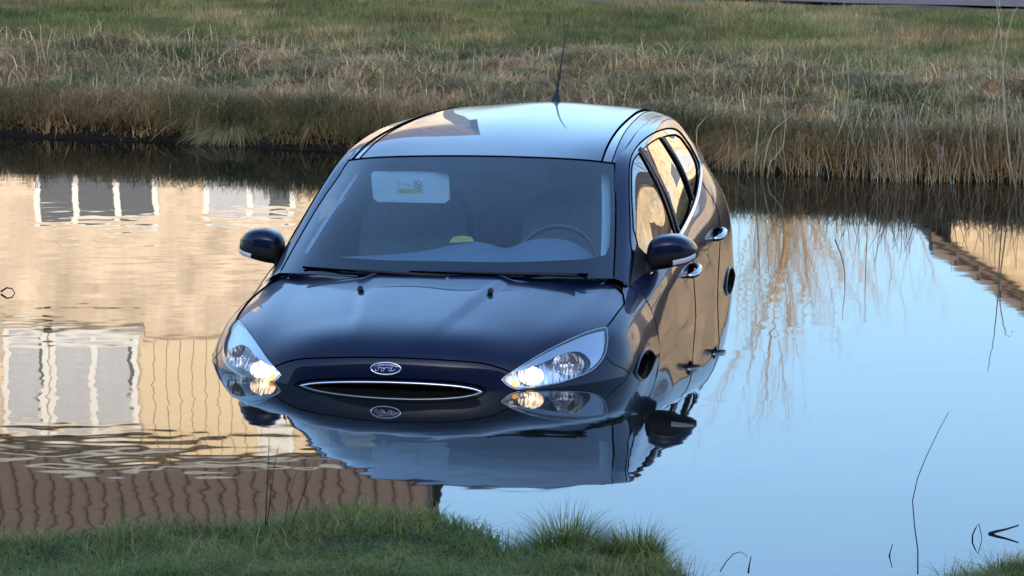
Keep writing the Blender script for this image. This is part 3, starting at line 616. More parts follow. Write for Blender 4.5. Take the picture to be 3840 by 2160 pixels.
for s in (1, -1):
    SF = panel('side_frame', UP, upf, M_PAINT, side=s, step=.02)
    panel('window_surround', UP, dlo, M_GLOSSBLACK, SF, holes=[GF, G2, GQ], side=s, step=.02, off=-.003)
    seam(UP, dlo_top, SF, .0035, sides=(s,))
    for nm, g_, mt in (('front_window', GF, M_SG), ('rear_window', G2, M_SG), ('quarter_window', GQ, M_PRIV)):
        panel(nm, UP, g_, mt, SF, side=s, step=.025, off=-.006)
        Acc().tube(line3(UP, np.concatenate([g_, g_[:1]]), None, s, -.003), .0035, 6, False).obj('window_seal', M_SEAM, SF, True)
    # pillar strips
    for pts in ([(.418,.235),(.412,.5),(.400,.75),(.378,.99)], [(.604,.36),(.600,.55),(.600,.75),(.604,.97)]):
        Acc().tube(line3(UP, smooth_loop(pts, False), None, s, .0), .010, 6).obj('pillar_trim', M_GLOSSBLACK, SF, True)
    bl = smooth_loop([(.10,.998),(.30,.998),(.45,.998),(.60,.998),(.72,.997),(.775,.985),(.797,.93),(.803,.84)], False)
    P_ = line3(UP, bl, None, s, .003)
    ac = Acc(); k = len(P_); dn = np.array([s*.010,0,-.022]); ou = np.array([s*.006,0,.002])
    ac.add(np.concatenate([P_, P_+dn*.5+ou, P_+dn]), [(r*k+i, r*k+i+1, (r+1)*k+i+1, (r+1)*k+i) for r in range(2) for i in range(k-1)])
    ac.obj('belt_trim', M_CHROME, SF, True)
    # doors and quarter panel
    uB, uC = .345, .655
    fd = cat(seg((0,0),(uB,0)), smooth_loop([(uB,0),(uB+.012,.25),(uB+.015,.5),(uB+.01,1)], False), seg((uB+.01,1),(0,1)), seg((0,1),(0,0)))[:-1]
    rdb = smooth_loop([(uC,0),(uC-.005,.25),(uC-.035,.45),(uC-.075,.65),(uC-.09,1)], False)
    rd = cat(seg((uB,0),(uC,0)), rdb, seg((uC-.09,1),(uB+.01,1)), smooth_loop([(uB,0),(uB+.012,.25),(uB+.015,.5),(uB+.01,1)], False)[::-1])[:-1]
    qp = cat(seg((uC,0),(1,0)), seg((1,0),(1,1)), seg((1,1),(uC-.09,1)), rdb[::-1])[:-1]
    FD = panel('front_door', LOW, fd, M_PAINT, side=s, step=.022)
    RD = panel('rear_door', LOW, rd, M_PAINT, side=s, step=.022)
    QPn = panel('quarter_panel', LOW, qp, M_PAINT, side=s, step=.02, reject=arch(AR, ARCHR))
    seam(LOW, np.array([(0.002,t) for t in np.linspace(0,1,20)]), FD, .003, sides=(s,))
    seam(LOW, smooth_loop([(uB,0.01),(uB+.012,.25),(uB+.015,.5),(uB+.01,.9)], False), FD, .003, sides=(s,))
    seam(LOW, rdb[1:], RD, .003, sides=(s,))
    Acc().tube(line3(LOW, arch_loop(LOW, AR, ARCHR), None, s, .004), .006, 8).obj('arch_lip', M_PAINT, QPn, True)
    ln = Acc(); ths = np.linspace(math.radians(10), math.radians(170), 24)
    ln.add([(s*x, AR+.40*math.cos(t), .305+.40*math.sin(t)) for x in (.60,.875) for t in ths], [(i, i+1, 25+i, 24+i) for i in range(23)])
    ln.add([(s*.60, AR+.40*math.cos(t), .305+.40*math.sin(t)) for t in ths], [tuple(range(24))])
    ln.obj('wheel_arch_liner', M_SEAM, QPn, True)
    # handles: bowed grips over a scooped cup
    for D_, y0, z0 in ((FD, 2.21, .875), (RD, 3.07, .935)):
        uvh = LOW.inv(np.array([[.885, y0, z0]]))[0]; c = LOW(*uvh)[0]*np.array([s,1,1])
        q = [c+np.array([s*o_, dy, .012*dy/.1]) for dy, o_ in ((-.10,-.004),(-.088,.020),(-.05,.036),(0,.040),(.05,.036),(.088,.020),(.10,-.004))]
        Acc().tube(q, [.010,.013,.015,.015,.015,.013,.010], 10).obj('door_handle', M_SATIN, D_, True)
        cup = Acc(); tt = np.linspace(0, 2*math.pi, 25)[:-1]
        cup.add([c+np.array([s*.003, .075*math.cos(t), .030*math.sin(t)]) for t in tt], [tuple(range(24))]); cup.obj('handle_cup', M_SEAM, D_)
    # mirror
    MI = empty('wing_mirror', parent=CAR)
    secs = [ # X, y front, y back, z low, z high
     (.800,1.545,1.60,.985,1.045),(.812,1.50,1.625,.968,1.085),(.838,1.482,1.65,.962,1.107),(.880,1.476,1.668,.968,1.119),(.925,1.486,1.678,.978,1.117),(.965,1.512,1.682,.988,1.104),(.995,1.552,1.682,.998,1.078),(1.010,1.598,1.672,1.010,1.048),(1.013,1.625,1.66,1.018,1.036)]
    V_ = []; nk = 24
    for (x, ya, yb, za, zb) in secs:
        for j in range(nk):
            t = 2*math.pi*j/nk; cc, sn = math.cos(t), math.sin(t); e_ = .62
            V_.append((s*x, (ya+yb)/2+(yb-ya)/2*math.copysign(abs(cc)**e_, cc), (za+zb)/2+(zb-za)/2*math.copysign(abs(sn)**e_, sn)))
    F_ = [(i*nk+j, i*nk+(j+1) % nk, (i+1)*nk+(j+1) % nk, (i+1)*nk+j) for i in range(len(secs)-1) for j in range(nk)]+[tuple(range(nk)), tuple(range((len(secs)-1)*nk, len(secs)*nk))]
    hs = mesh('mirror_housing', V_, F_, M_PAINT, MI)
    bm_ = bmesh.new(); bm_.from_mesh(hs.data); bmesh.ops.recalc_face_normals(bm_, faces=bm_.faces); bm_.to_mesh(hs.data); bm_.free()
    sb = hs.modifiers.new('s', 'SUBSURF'); sb.levels = 1; sb.render_levels = 1
    hs.data.materials.append(M_PLASTIC)
    for pl in hs.data.polygons:
        if pl.center.z < 1.045 - (.0 if abs(pl.center.x) < .95 else .0): pl.material_index = 1
    # indicator strip and arm
    ia = Acc(); q = [(s*.925,1.482,1.004),(s*.95,1.492,1.009),(s*.975,1.515,1.013),(s*.995,1.545,1.019),(s*1.008,1.585,1.025)]
    ia.add([(x, y-.004, z-.011) for x, y, z in q]+[(x+s*.002, y-.007, z) for x, y, z in q]+[(x, y-.004, z+.010) for x, y, z in q], [(r*5+i, r*5+i+1, (r+1)*5+i+1, (r+1)*5+i) for r in range(2) for i in range(4)])
    ia.obj('indicator_strip', basic('indicator_lens_%d' % s, (.55,.52,.56), .15, coat=1), MI, True)
    Acc().tube([(s*.775,1.47,.955),(s*.80,1.51,.972),(s*.83,1.55,.985)], [.040,.030,.026], 12).obj('mirror_arm', M_PLASTIC, MI, True)
    sl = Acc(); sl.add([(s*.7815,1.225,.941),(s*.823,1.53,.972),(s*.790,1.53,1.045),(s*.767,1.48,1.085)], [(0,1,2,3)]); sl.obj('mirror_sail', M_PLASTIC, MI)
    # screen pillar inner trims
    tr = Acc(); A_ = np.array([(s*.655,1.22,.985),(s*.60,1.60,1.165),(s*.535,1.985,1.345)]); B_ = A_+np.array([s*.045,.04,-.03])
    tr.add(np.concatenate([A_, B_]), [(0,1,4,3),(1,2,5,4)]); tr.obj('pillar_lining', M_PALE, CAR, True)

# tail: spoiler, rear glass, tailgate, lamps
TAIL = Surf([
 [(0,4.08,1.435),(.30,4.06,1.427),(.46,4.0,1.408),(.54,3.96,1.388)],
 [(0,4.09,1.40),(.32,4.07,1.39),(.50,4.02,1.36),(.60,3.99,1.32)],
 [(0,4.20,1.20),(.34,4.18,1.20),(.56,4.12,1.19),(.68,4.04,1.18)],
 [(0,4.27,1.05),(.34,4.26,1.05),(.55,4.23,1.05),(.66,4.20,1.06)],
 [(0,4.34,.85),(.36,4.335,.85),(.60,4.32,.85),(.74,4.29,.85)],
 [(0,4.35,.35),(.38,4.345,.35),(.62,4.33,.35),(.77,4.32,.35)]], sym=True)
TG = panel('tailgate', TAIL, cat(seg((0,0),(.16,0)), seg((.16,0),(.16,.85)), seg((.16,.85),(.52,.85)), seg((.52,.85),(.52,0)), seg((.52,0),(1,0)), seg((1,0),(1,1)), seg((1,1),(0,1)), seg((0,1),(0,0)))[:-1], M_PAINT, both=True, step=.05)
panel('tailgate_glass', TAIL, full(.16,.52,0,.85), M_PRIV, TG, both=True, step=.05, off=.004)
for s in (1, -1):
    la = panel('tail_lamp', LOW, full(.86,.99,.10,.52), basic('tail_lamp_red_%d' % s, (.22,.006,.006), .15, coat=1), CAR, side=s, step=.03, off=.004)

# roof aerial
AE = empty('aerial', parent=CAR)
Acc().tube([(0,3.845,1.462),(0,3.85,1.478),(0,3.865,1.500),(0,3.885,1.525),(0,3.895,1.540)], [.027,.026,.018,.010,.007], 12).obj('aerial_base', M_PLASTIC, AE, True)
Acc().tube([(0,3.89,1.535),(0,4.0,1.645),(0,4.10,1.745),(0,4.20,1.835)], [.0055,.0048,.0038,.0030], 6).obj('aerial_mast', M_PLASTIC, AE, True)
# washer jets, wipers
for x in (.275, -.275):
    uvj = FRONT.inv(np.array([[abs(x),.758,.98]]))[0]; c = bonnet_relief(FRONT(*uvj))[0]*np.array([np.sign(x),1,1])
    Acc().tube([c+np.array([0,-.012,-.002]), c+np.array([0,-.010,.006]), c+np.array([0,.0,.011]), c+np.array([0,.012,.010]), c+np.array([0,.018,.0])], [.006,.011,.0125,.010,.005], 10).obj('washer_jet', M_PLASTIC, BON, True)
def ws_pt(u, x, off=.012):
    v = min(abs(x)/.72, .99)
    for _ in range(6):
        p = WS(u, v)[0]; v = min(max(v+(abs(x)-p[0])/.75, 0), .99)
    n = WS.nrm(max(u,.002), v)[0]; n = n*np.sign(n[2]); p = p+n*off; p[0] *= 1 if x >= 0 else -1
    return p
for nm, arm, bl in (('a', [(.0,.58),(.012,.45),(.024,.25),(.030,.05)], [(.018,.62),(.024,.35),(.034,.05),(.038,-.12)]), ('b', [(.0,.04),(.012,-.15),(.024,-.35)], [(.020,.02),(.024,-.2),(.030,-.42),(.036,-.60)])):
    WI = empty('wiper', parent=CAR)
    Acc().tube([ws_pt(u, x, .016) for u, x in arm], [.010,.008,.006,.005][:len(arm)], 6).obj('wiper_arm', M_PLASTIC, WI, True)
    Acc().tube([ws_pt(u, x, .008) for u, x in bl], .0055, 6).obj('wiper_blade', M_SEAM, WI, True)

# interior
IN = CAR
dx = [-.70,-.6,-.505,-.35,-.197,-.10,-.033,.03,.073,.12,.16,.189,.22,.25,.295,.35,.422,.47,.503,.55,.584,.64,.70]
dz = [.985,.998,1.006,1.015,1.030,1.048,1.066,1.078,1.080,1.072,1.060,1.054,1.058,1.070,1.088,1.098,1.098,1.090,1.078,1.050,1.022,1.0,.985]
k = len(dx); a = Acc()
rows = [[(x*.97, 1.06+.10*abs(x), .955) for x in dx], [(x, 1.30, .975+.25*(z-.985)) for x, z in zip(dx, dz)], [(x, 1.50, z) for x, z in zip(dx, dz)], [(x, 1.54, z-.03) for x, z in zip(dx, dz)], [(x, 1.58, .70) for x in dx]]
a.add([p for r in rows for p in r], [(r*k+i, r*k+i+1, (r+1)*k+i+1, (r+1)*k+i) for r in range(4) for i in range(k-1)]); a.obj('dashboard', M_DASH, IN, True)
# steering wheel
wc = np.array([.375,1.74,.945]); ti = math.radians(24); e1 = np.array([1,0,0.]); e2 = np.array([0,math.sin(ti),math.cos(ti)]); e3 = np.cross(e1, e2)
sw = empty('steering_wheel', parent=IN)
Acc().tube([wc+(e1*math.cos(t)+e2*math.sin(t))*.187 for t in np.linspace(0,2*math.pi,41)], .0155, 10, False).obj('wheel_rim', basic('wheel_leather', (.05,.05,.052), .38), IN, True)
for t in (0, math.pi, -math.pi/2): Acc().tube([wc+(e1*math.cos(t)+e2*math.sin(t))*r_ for r_ in (.03,.10,.18)], [.03,.022,.016], 8).obj('wheel_spoke', M_INT, IN, True)
bpy.data.objects.remove(sw)
def seat(x):
    st = Acc()
    prof = [(-.24,.0),(-.255,.25),(-.24,.48),(-.19,.60),(-.08,.635),(.08,.635),(.19,.60),(.24,.48),(.255,.25),(.24,.0)]
    base = lambda px_, h_, d: (x+px_, 2.22+h_*.28+d, .62+h_*.95)
    n_ = len(prof); V_ = [base(px_, h_, -.06-.03*(abs(px_) > .2)) for px_, h_ in prof]+[base(px_, h_, .09) for px_, h_ in prof]
    st.add(V_, [tuple(range(n_)), tuple(range(2*n_-1, n_-1, -1))]+[(i, n_+i, n_+i+1, i+1) for i in range(n_-1)])
    st.box((x-.26,1.75,.40),(x+.26,2.28,.62))
    st.obj('seat', M_SEAT, IN, False)
    hd = Acc(); hp = [(-.14,1.24),(-.15,1.33),(-.11,1.40),(.11,1.40),(.15,1.33),(.14,1.24)]
    hd.add([(x+a_, 2.37, z) for a_, z in hp]+[(x+a_, 2.47, z) for a_, z in hp], [(0,1,2,3,4,5),(11,10,9,8,7,6)]+[(i, 6+i, 6+(i+1) % 6, (i+1) % 6) for i in range(6)])
    hd.obj('headrest', M_SEAT, IN)
seat(.37); seat(-.37)
rb = Acc(); rb.box((-.60,3.05,.45),(.60,3.22,1.18)); rb.obj('rear_bench', basic('bench_fabric', (.42,.42,.43), .9, noise=.2, nscale=20), IN)
fl = Acc(); fl.add([(-.80,1.1,.42),(.80,1.1,.42),(.80,4.2,.42),(-.80,4.2,.42)], [(0,1,2,3)]); fl.obj('floor_pan', M_INT, IN)
hdl = panel('headlining', ROOF, full(.03,.97,0,.9), basic('headlining_cloth', (.62,.62,.60), .95), IN, both=True, step=.06, off=-.035)
for s in (1, -1): panel('door_card', LOW, full(0,.75,.02,.9), M_INT, IN, side=s, step=.06, off=-.045)
# sun visor with its label
vc = [(-.462,1.803,1.330),(-.452,1.798,1.343),(-.125,1.793,1.346),(-.112,1.800,1.334),(-.116,1.828,1.222),(-.138,1.833,1.206),(-.440,1.838,1.206),(-.459,1.833,1.222)]
a = Acc(); a.add(vc+[(x, y+.018, z) for x, y, z in vc], [tuple(range(8)),tuple(range(15,7,-1))]+[(i, 8+i, 8+(i+1) % 8, (i+1) % 8) for i in range(8)])
VI = a.obj('sun_visor', basic('visor_cloth', (.80,.80,.75), .9), IN)
def vp(x, z, d): t = (1.352-z)/.138; return (x, 1.795+.042*t-d, z-.007)
def quad(name, x0, x1, z0, z1, d, mat): mesh(name, [vp(x0,z0,d),vp(x1,z0,d),vp(x1,z1,d),vp(x0,z1,d)], [(0,1,2,3)], mat, VI, False)
M_LW = basic('label_white', (.85,.85,.85), .6); M_LY = basic('label_yellow', (.75,.62,.12), .6); M_LK = basic('label_ink', (.03,.03,.05), .6); M_LR = basic('label_red', (.45,.08,.12), .6)
quad('airbag_label', -.348,-.232,1.277,1.320,.002,M_LW); quad('airbag_label', -.348,-.232,1.257,1.2765,.002,M_LY)
mk = Acc()
for pts in ([(-.343,1.313),(-.338,1.300),(-.342,1.285)], [(-.322,1.302),(-.318,1.292)], [(-.306,1.288),(-.300,1.300),(-.294,1.290),(-.290,1.298),(-.284,1.289)], [(-.338,1.266),(-.330,1.268),(-.322,1.265)], [(-.316,1.267),(-.306,1.266)], [(-.300,1.267),(-.290,1.266)], [(-.258,1.270),(-.252,1.263),(-.247,1.270)]):
    mk.tube([vp(x, z, .003) for x, z in pts], .0013, 4)
mk.obj('label_print', M_LK, VI)
mk = Acc(); mk.tube([vp(-.253+.017*math.cos(t), 1.2985+.017*math.sin(t), .003) for t in np.linspace(0,2*math.pi,21)], .0018, 4, False); mk.tube([vp(-.264,1.309,.003), vp(-.242,1.288,.003)], .0018, 4); mk.tube([vp(-.256,1.304,.003), vp(-.253,1.290,.003)], .002, 4); mk.obj('label_symbol', M_LR, VI)
# mirror and camera pod behind the screen
V_ = []; nk = 20; secs = [(1.405,.055,.02),(1.37,.062,.03),(1.33,.064,.034),(1.29,.054,.030),(1.265,.034,.020),(1.257,.012,.008)]
for z, rx, ry in secs:
    for j in range(nk): t = 2*math.pi*j/nk; V_.append((-.005+rx*math.cos(t), 1.895-(1.40-z)*.42+ry*math.sin(t), z))
F_ = [(i*nk+j, i*nk+(j+1) % nk, (i+1)*nk+(j+1) % nk, (i+1)*nk+j) for i in range(len(secs)-1) for j in range(nk)]+[tuple(range((len(secs)-1)*nk, len(secs)*nk))]
mesh('sensor_pod', V_, F_, M_PLASTIC, IN)
rm = Acc(); rm.box((-.11,1.87,1.300),(.12,1.90,1.355)); rm.obj('rear_view_mirror', M_GLOSSBLACK, IN)
# a yellow cloth on the dashboard
cl = Acc(); cl.add([(-.05,1.49,1.074),(.02,1.49,1.079),(.06,1.50,1.081),(-.04,1.53,1.095),(.0,1.53,1.102),(.04,1.53,1.097),(-.06,1.58,1.07),(.0,1.58,1.075),(.08,1.58,1.07)], [(0,1,4,3),(1,2,5,4),(3,4,7,6),(4,5,8,7)])
cl = cl.obj('yellow_cloth', basic('yellow_cloth', (.55,.42,.06), .9), None, True); cl.matrix_world = CAR.matrix_world.copy()
tag(cl, 'small crumpled yellow cloth lying on the dashboard behind the windscreen', 'cloth')

# ------------------------------------------------------------------ houses across the meadow (seen in the water) and an added shading block behind the photographer
def brick_mat(name, c1, c2, mortar, sc=1.0, mix=.5):
    m, nt, p, o = newmat(name); L = nt.links.new
    tc = N(nt, 'ShaderNodeTexCoord'); mp = N(nt, 'ShaderNodeMapping'); mp.inputs['Rotation'].default_value = (math.pi/2, 0, 0)
    br = N(nt, 'ShaderNodeTexBrick'); br.inputs['Scale'].default_value = sc; br.inputs['Brick Width'].default_value = .22; br.inputs['Row Height'].default_value = .07
    br.inputs['Mortar Size'].default_value = .007; br.inputs['Color1'].default_value = (*c1,1); br.inputs['Color2'].default_value = (*c2,1); br.inputs['Mortar'].default_value = (*mortar,1)
    nz = N(nt, 'ShaderNodeTexNoise'); nz.inputs['Scale'].default_value = 2.2; nz.inputs['Detail'].default_value = 5
    mr = N(nt, 'ShaderNodeMapRange'); mr.inputs['From Min'].default_value = .3; mr.inputs['From Max'].default_value = .7; mr.inputs['To Min'].default_value = .66; mr.inputs['To Max'].default_value = 1.3
    mx = N(nt, 'ShaderNodeMix', data_type='RGBA', blend_type='MULTIPLY'); mx.inputs[0].default_value = 1
    L(tc.outputs['Object'], mp.inputs[0]); L(mp.outputs[0], br.inputs['Vector']); L(tc.outputs['Object'], nz.inputs['Vector']); L(nz.outputs[0], mr.inputs[0])
    L(br.outputs['Color'], mx.inputs[6]); L(mr.outputs[0], mx.inputs[7]); L(mx.outputs[2], p.inputs['Base Color']); p.inputs['Roughness'].default_value = .9
    return m
M_CREAM = brick_mat('cream_brick', (.52,.42,.31), (.43,.34,.25), (.52,.44,.34))
M_CREAM2 = brick_mat('buff_brick', (.48,.36,.22), (.40,.29,.18), (.52,.44,.32))
M_BOARD = basic('cream_boards', (.52,.42,.28), .7, noise=.08, nscale=4)
M_TILE = basic('brown_tile', (.105,.074,.058), .7, noise=.3, nscale=6)
M_UNDER = basic('dark_roof_tile', (.035,.025,.020), .8, noise=.3, nscale=6)
M_WFRAME = basic('white_frame', (.48,.48,.46), .5)
M_PANE = basic('window_pane', (.10,.11,.12), .05, coat=1)
M_CURTAIN = basic('net_curtain', (.36,.37,.39), .8, noise=.15, nscale=7)
M_GUTTER = basic('grey_gutter', (.34,.34,.32), .5)
M_DOOR = basic('green_door', (.03,.06,.05), .4)
def window(parent, x0, x1, z0, z1, y, mull=1, curtain=0.0, d=1):
    """frame, mullions and pane on a wall facing -y (d=1) or +y (d=-1)"""
    f = Acc(); t = .07
    yb = (y-.05*d, y+.02*d); ya, yc = min(yb), max(yb)
    f.box((x0,ya,z0),(x1,yc,z0+t)); f.box((x0,ya,z1-t),(x1,yc,z1)); f.box((x0,ya,z0+t),(x0+t,yc,z1-t)); f.box((x1-t,ya,z0+t),(x1,yc,z1-t))
    for i in range(mull): xm = x0+(x1-x0)*(i+1)/(mull+1); f.box((xm-.035,ya,z0+t),(xm+.035,yc,z1-t))
    W = f.obj('window', M_WFRAME, parent)
    yp = y-.012*d; Acc().add([(x0+t,yp,z0+t),(x1-t,yp,z0+t),(x1-t,yp,z1-t),(x0+t,yp,z1-t)], [(0,1,2,3) if d > 0 else (3,2,1,0)]).obj('pane', M_PANE, W)
    if curtain:
        q = Acc(); n = max(2, int((x1-x0)/.06)); w = (x1-x0-2*t)*curtain
        q.add([(x0+t+w*i/n, y-.018*d-.008*(i % 2)*d, z) for z in (z0+t, z1-t) for i in range(n+1)], [(i, i+1, n+2+i, n+1+i) for i in range(n)]); q.obj('curtain', M_CURTAIN, W)
    s = Acc(); s.box((x0-.06, min(y-.10*d, y), z0-.06), (x1+.06, max(y-.10*d, y), z0)); s.obj('sill', M_GUTTER, W)
    return W
def roof_planes(parent, x0, x1, ye, yr, ze, zr, mat, over=.3):
    """two slopes, eaves along x"""
    k = (zr-ze)/(yr-ye); yb = 2*yr-ye; t = .16
    a = Acc(); ya = ye-over; za = ze-over*k
    a.add([(x0,ya,za),(x1,ya,za),(x1,yr,zr),(x0,yr,zr),(x1,yb+over,za),(x0,yb+over,za),(x0,ya,za+t),(x1,ya,za+t),(x1,yr,zr+t),(x0,yr,zr+t),(x1,yb+over,za+t),(x0,yb+over,za+t)],
          [(0,3,2,1),(3,5,4,2),(6,7,8,9),(9,8,10,11),(0,1,7,6),(1,2,8,7),(2,4,10,8),(4,5,11,10),(5,3,9,11),(3,0,6,9)])
    return a.obj('roof', mat, parent), (ya, za+t, k)
def terrace(name, label, x0, x1, yf, dep, z0, ze, zr, wall, group=None):
    """a block with eaves along x, front at yf facing -y if dep>0, else facing +y"""
    R = empty(name, ((x0+x1)/2, yf, z0)); o = np.array([(x0+x1)/2, yf, z0])
    W = Acc(); y0, y1 = min(yf, yf+dep), max(yf, yf+dep); ym = (y0+y1)/2
    W.add([(x0,y0,z0),(x1,y0,z0),(x1,y1,z0),(x0,y1,z0),(x0,y0,ze),(x1,y0,ze),(x1,y1,ze),(x0,y1,ze),(x0,ym,zr),(x1,ym,zr)], [(0,1,5,4),(1,2,6,9,5),(2,3,7,6),(3,0,4,8,7)])
    def ch(ob): ob.matrix_parent_inverse = Matrix.Translation(-o); return ob
    W = ch(W.obj('wall', wall, R)); rf, inf = roof_planes(R, x0-.12, x1+.12, y0, ym, ze, zr, M_UNDER); ch(rf)
    tag(R, label, 'house', group)
    return R, ch, rf, inf
# long cream house: its wall, boards, windows and roof fill the left of the water
HX1 = -1.08
H1, ch, rf, (ya, za, kk) = terrace('brick_house', 'long cream brick house with brown tiled roof mirrored at the left', -26, HX1, 45.0, 9.0, .2, 5.86, 9.6, M_CREAM)
for (x0, x1, z0, z1, mu, cu) in ((-5.60,-4.15,1.3,2.86,2,.0), (-3.62,-2.55,1.3,2.80,1,.75), (-8.6,-7.1,1.3,2.86,2,.4), (-5.98,-5.46,4.25,5.45,0,.9), (-5.44,-4.38,4.25,5.45,1,.95), (-8.9,-7.2,4.25,5.45,2,.7), (-3.02,-2.58,5.20,5.56,0,.0), (-12,-10.5,4.25,5.45,1,.5), (-12,-10.5,1.2,2.8,1,.5), (-16,-14,4.25,5.45,2,.5), (-16,-14,1.2,2.8,2,.5), (-20,-18.5,4.25,5.45,1,.5)):
    w = ch(window(H1, x0, x1, z0, z1, 45.0, mu, cu))
dr = Acc(); dr.box((-2.2,44.95,.2),(-1.25,45.02,2.45)); ch(dr.obj('door', M_DOOR, H1))
for i in range(9):
    b = Acc(); x = -4.34+i*.152; b.box((x,44.94,4.30),(x+.142,44.995,5.76)); ch(b.obj('cladding_board', M_BOARD, H1))
gt = Acc(); gt.tube([(-26.1,44.62,5.72),(HX1+.15,44.62,5.72)], .075, 10); ch(gt.obj('gutter', M_GUTTER, H1, True))
fs = Acc(); fs.box((-26.1,44.72,5.60),(HX1+.1,44.86,5.80)); ch(fs.obj('fascia', M_WFRAME, H1))
tcol = None; slope = math.hypot(4.8, 4.8*kk)
for i in range(46):                                              # pantile columns near the visible end
    x = HX1+.10-.105-i*.205
    if tcol is None:
        a = Acc(); n = 8
        a.add([(.095*math.cos(math.pi*j/n), s_*4.75, kk*s_*4.75+.055*math.sin(math.pi*j/n)) for s_ in (0,1) for j in range(n+1)], [(j, j+1, n+2+j, n+1+j) for j in range(n)])
        tcol = a.obj('tile_column', M_TILE, rf, True); ob = tcol
    else: ob = tcol.copy(); link(ob, rf)
    ob.location = (x, ya-.02, za+.002); ob.matrix_parent_inverse = rf.matrix_parent_inverse.inverted() @ Matrix.Translation(-np.array([(HX1-26)/2, 45.0, .2])) if False else Matrix.Identity(4)
chm = Acc(); chm.box((-9,49.2,9.0),(-8.2,49.9,10.6)); c_ = chm.obj('chimney', M_CREAM, rf)

# gabled houses to the right, front gables towards the canal
def gable_house(name, label, x0, w, yf, dep, z0, ze, pitch, wall):
    x1 = x0+w; xm = x0+w/2; zr = ze+pitch*w/2; R = empty(name, (xm, yf, z0)); Ti = Matrix.Translation(-Vector((xm, yf, z0)))
    def ch(ob): ob.matrix_parent_inverse = Ti; return ob
    a = Acc(); a.add([(x0,yf,z0),(x1,yf,z0),(x1,yf,ze),(xm,yf,zr),(x0,yf,ze),(x0,yf+dep,z0),(x1,yf+dep,z0),(x1,yf+dep,ze),(xm,yf+dep,zr),(x0,yf+dep,ze)], [(0,1,2,3,4),(9,8,7,6,5),(0,4,9,5),(1,6,7,2)])
    ch(a.obj('wall', wall, R))
    r = Acc(); o_ = .25; t = .14
    for s, xe in ((-1, x0), (1, x1)):
        e = (xe+s*o_, ze-pitch*o_); r.add([(e[0],yf-.2,e[1]),(xm,yf-.2,zr),(xm,yf+dep+.2,zr),(e[0],yf+dep+.2,e[1]),(e[0],yf-.2,e[1]+t),(xm,yf-.2,zr+t),(xm,yf+dep+.2,zr+t),(e[0],yf+dep+.2,e[1]+t)], [(0,1,2,3),(4,5,6,7),(0,1,5,4),(3,2,6,7),(0,3,7,4)])
    RF = ch(r.obj('roof', M_TILE, R))
    n = int((w/2+o_)/.26)
    for s in (-1, 1):                                            # stepped verge tiles
        for i in range(n):
            xa = (x0-o_+i*.26) if s < 0 else (x1+o_-i*.26); za_ = ze-pitch*o_+pitch*i*.26+t
            b = Acc(); b.add([(xa,yf-.34,za_-.02),(xa-s*.30,yf-.34,za_-.02+pitch*.22),(xa-s*.30,yf+.1,za_-.02+pitch*.22),(xa,yf+.1,za_-.02),(xa,yf-.34,za_+.09),(xa-s*.30,yf-.34,za_+.09+pitch*.22),(xa-s*.30,yf+.1,za_+.09+pitch*.22),(xa,yf+.1,za_+.09)], [(0,1,2,3),(4,5,6,7),(0,1,5,4),(1,2,6,5),(2,3,7,6),(3,0,4,7)])
            ob = b.obj('verge_tile', M_TILE, RF)
    tag(R, label, 'house')
    return R, ch
H2, ch = gable_house('gabled_house', 'low buff gabled house mirrored at the right edge of the water', 5.15, 9.5, 45, 9, .2, 3.15, .66, M_CREAM2)
for (x0, x1, z0, z1) in ((6.2,7.2,1.2,2.5), (8.6,11.2,1.0,2.6), (12.2,13.4,1.2,2.5)): ch(window(H2, x0, x1, z0, z1, 45, 1, .5))
H3, ch = gable_house('gabled_house', 'buff gabled house farther right beyond the picture edge', 15.6, 10, 43, 9, .2, 5.4, .66, M_CREAM2)
for (x0, x1, z0, z1) in ((17,18.4,1.2,2.6), (20,22.8,1.0,2.6), (17,18.4,3.7,5.0), (21,22.6,3.7,5.0)): ch(window(H3, x0, x1, z0, z1, 43, 1, .5))
# unseen tall terrace, added behind the photographer to keep canal and banks in shade
H0, ch, rf0, _ = terrace('shading_terrace', 'unseen tall brown brick terrace added behind the photographer to shade the canal', -70, 70, -10.0, -9.0, .9, 10.2, 14.8, brick_mat('brown_brick', (.16,.09,.06), (.12,.07,.05), (.25,.22,.19)))
for i in range(14):
    for zb in (1.8, 4.7, 7.6):
        xw = 22-i*3.4; ch(window(H0, xw-1.5, xw, zb, zb+1.5, -10.0, 1, .0, -1))

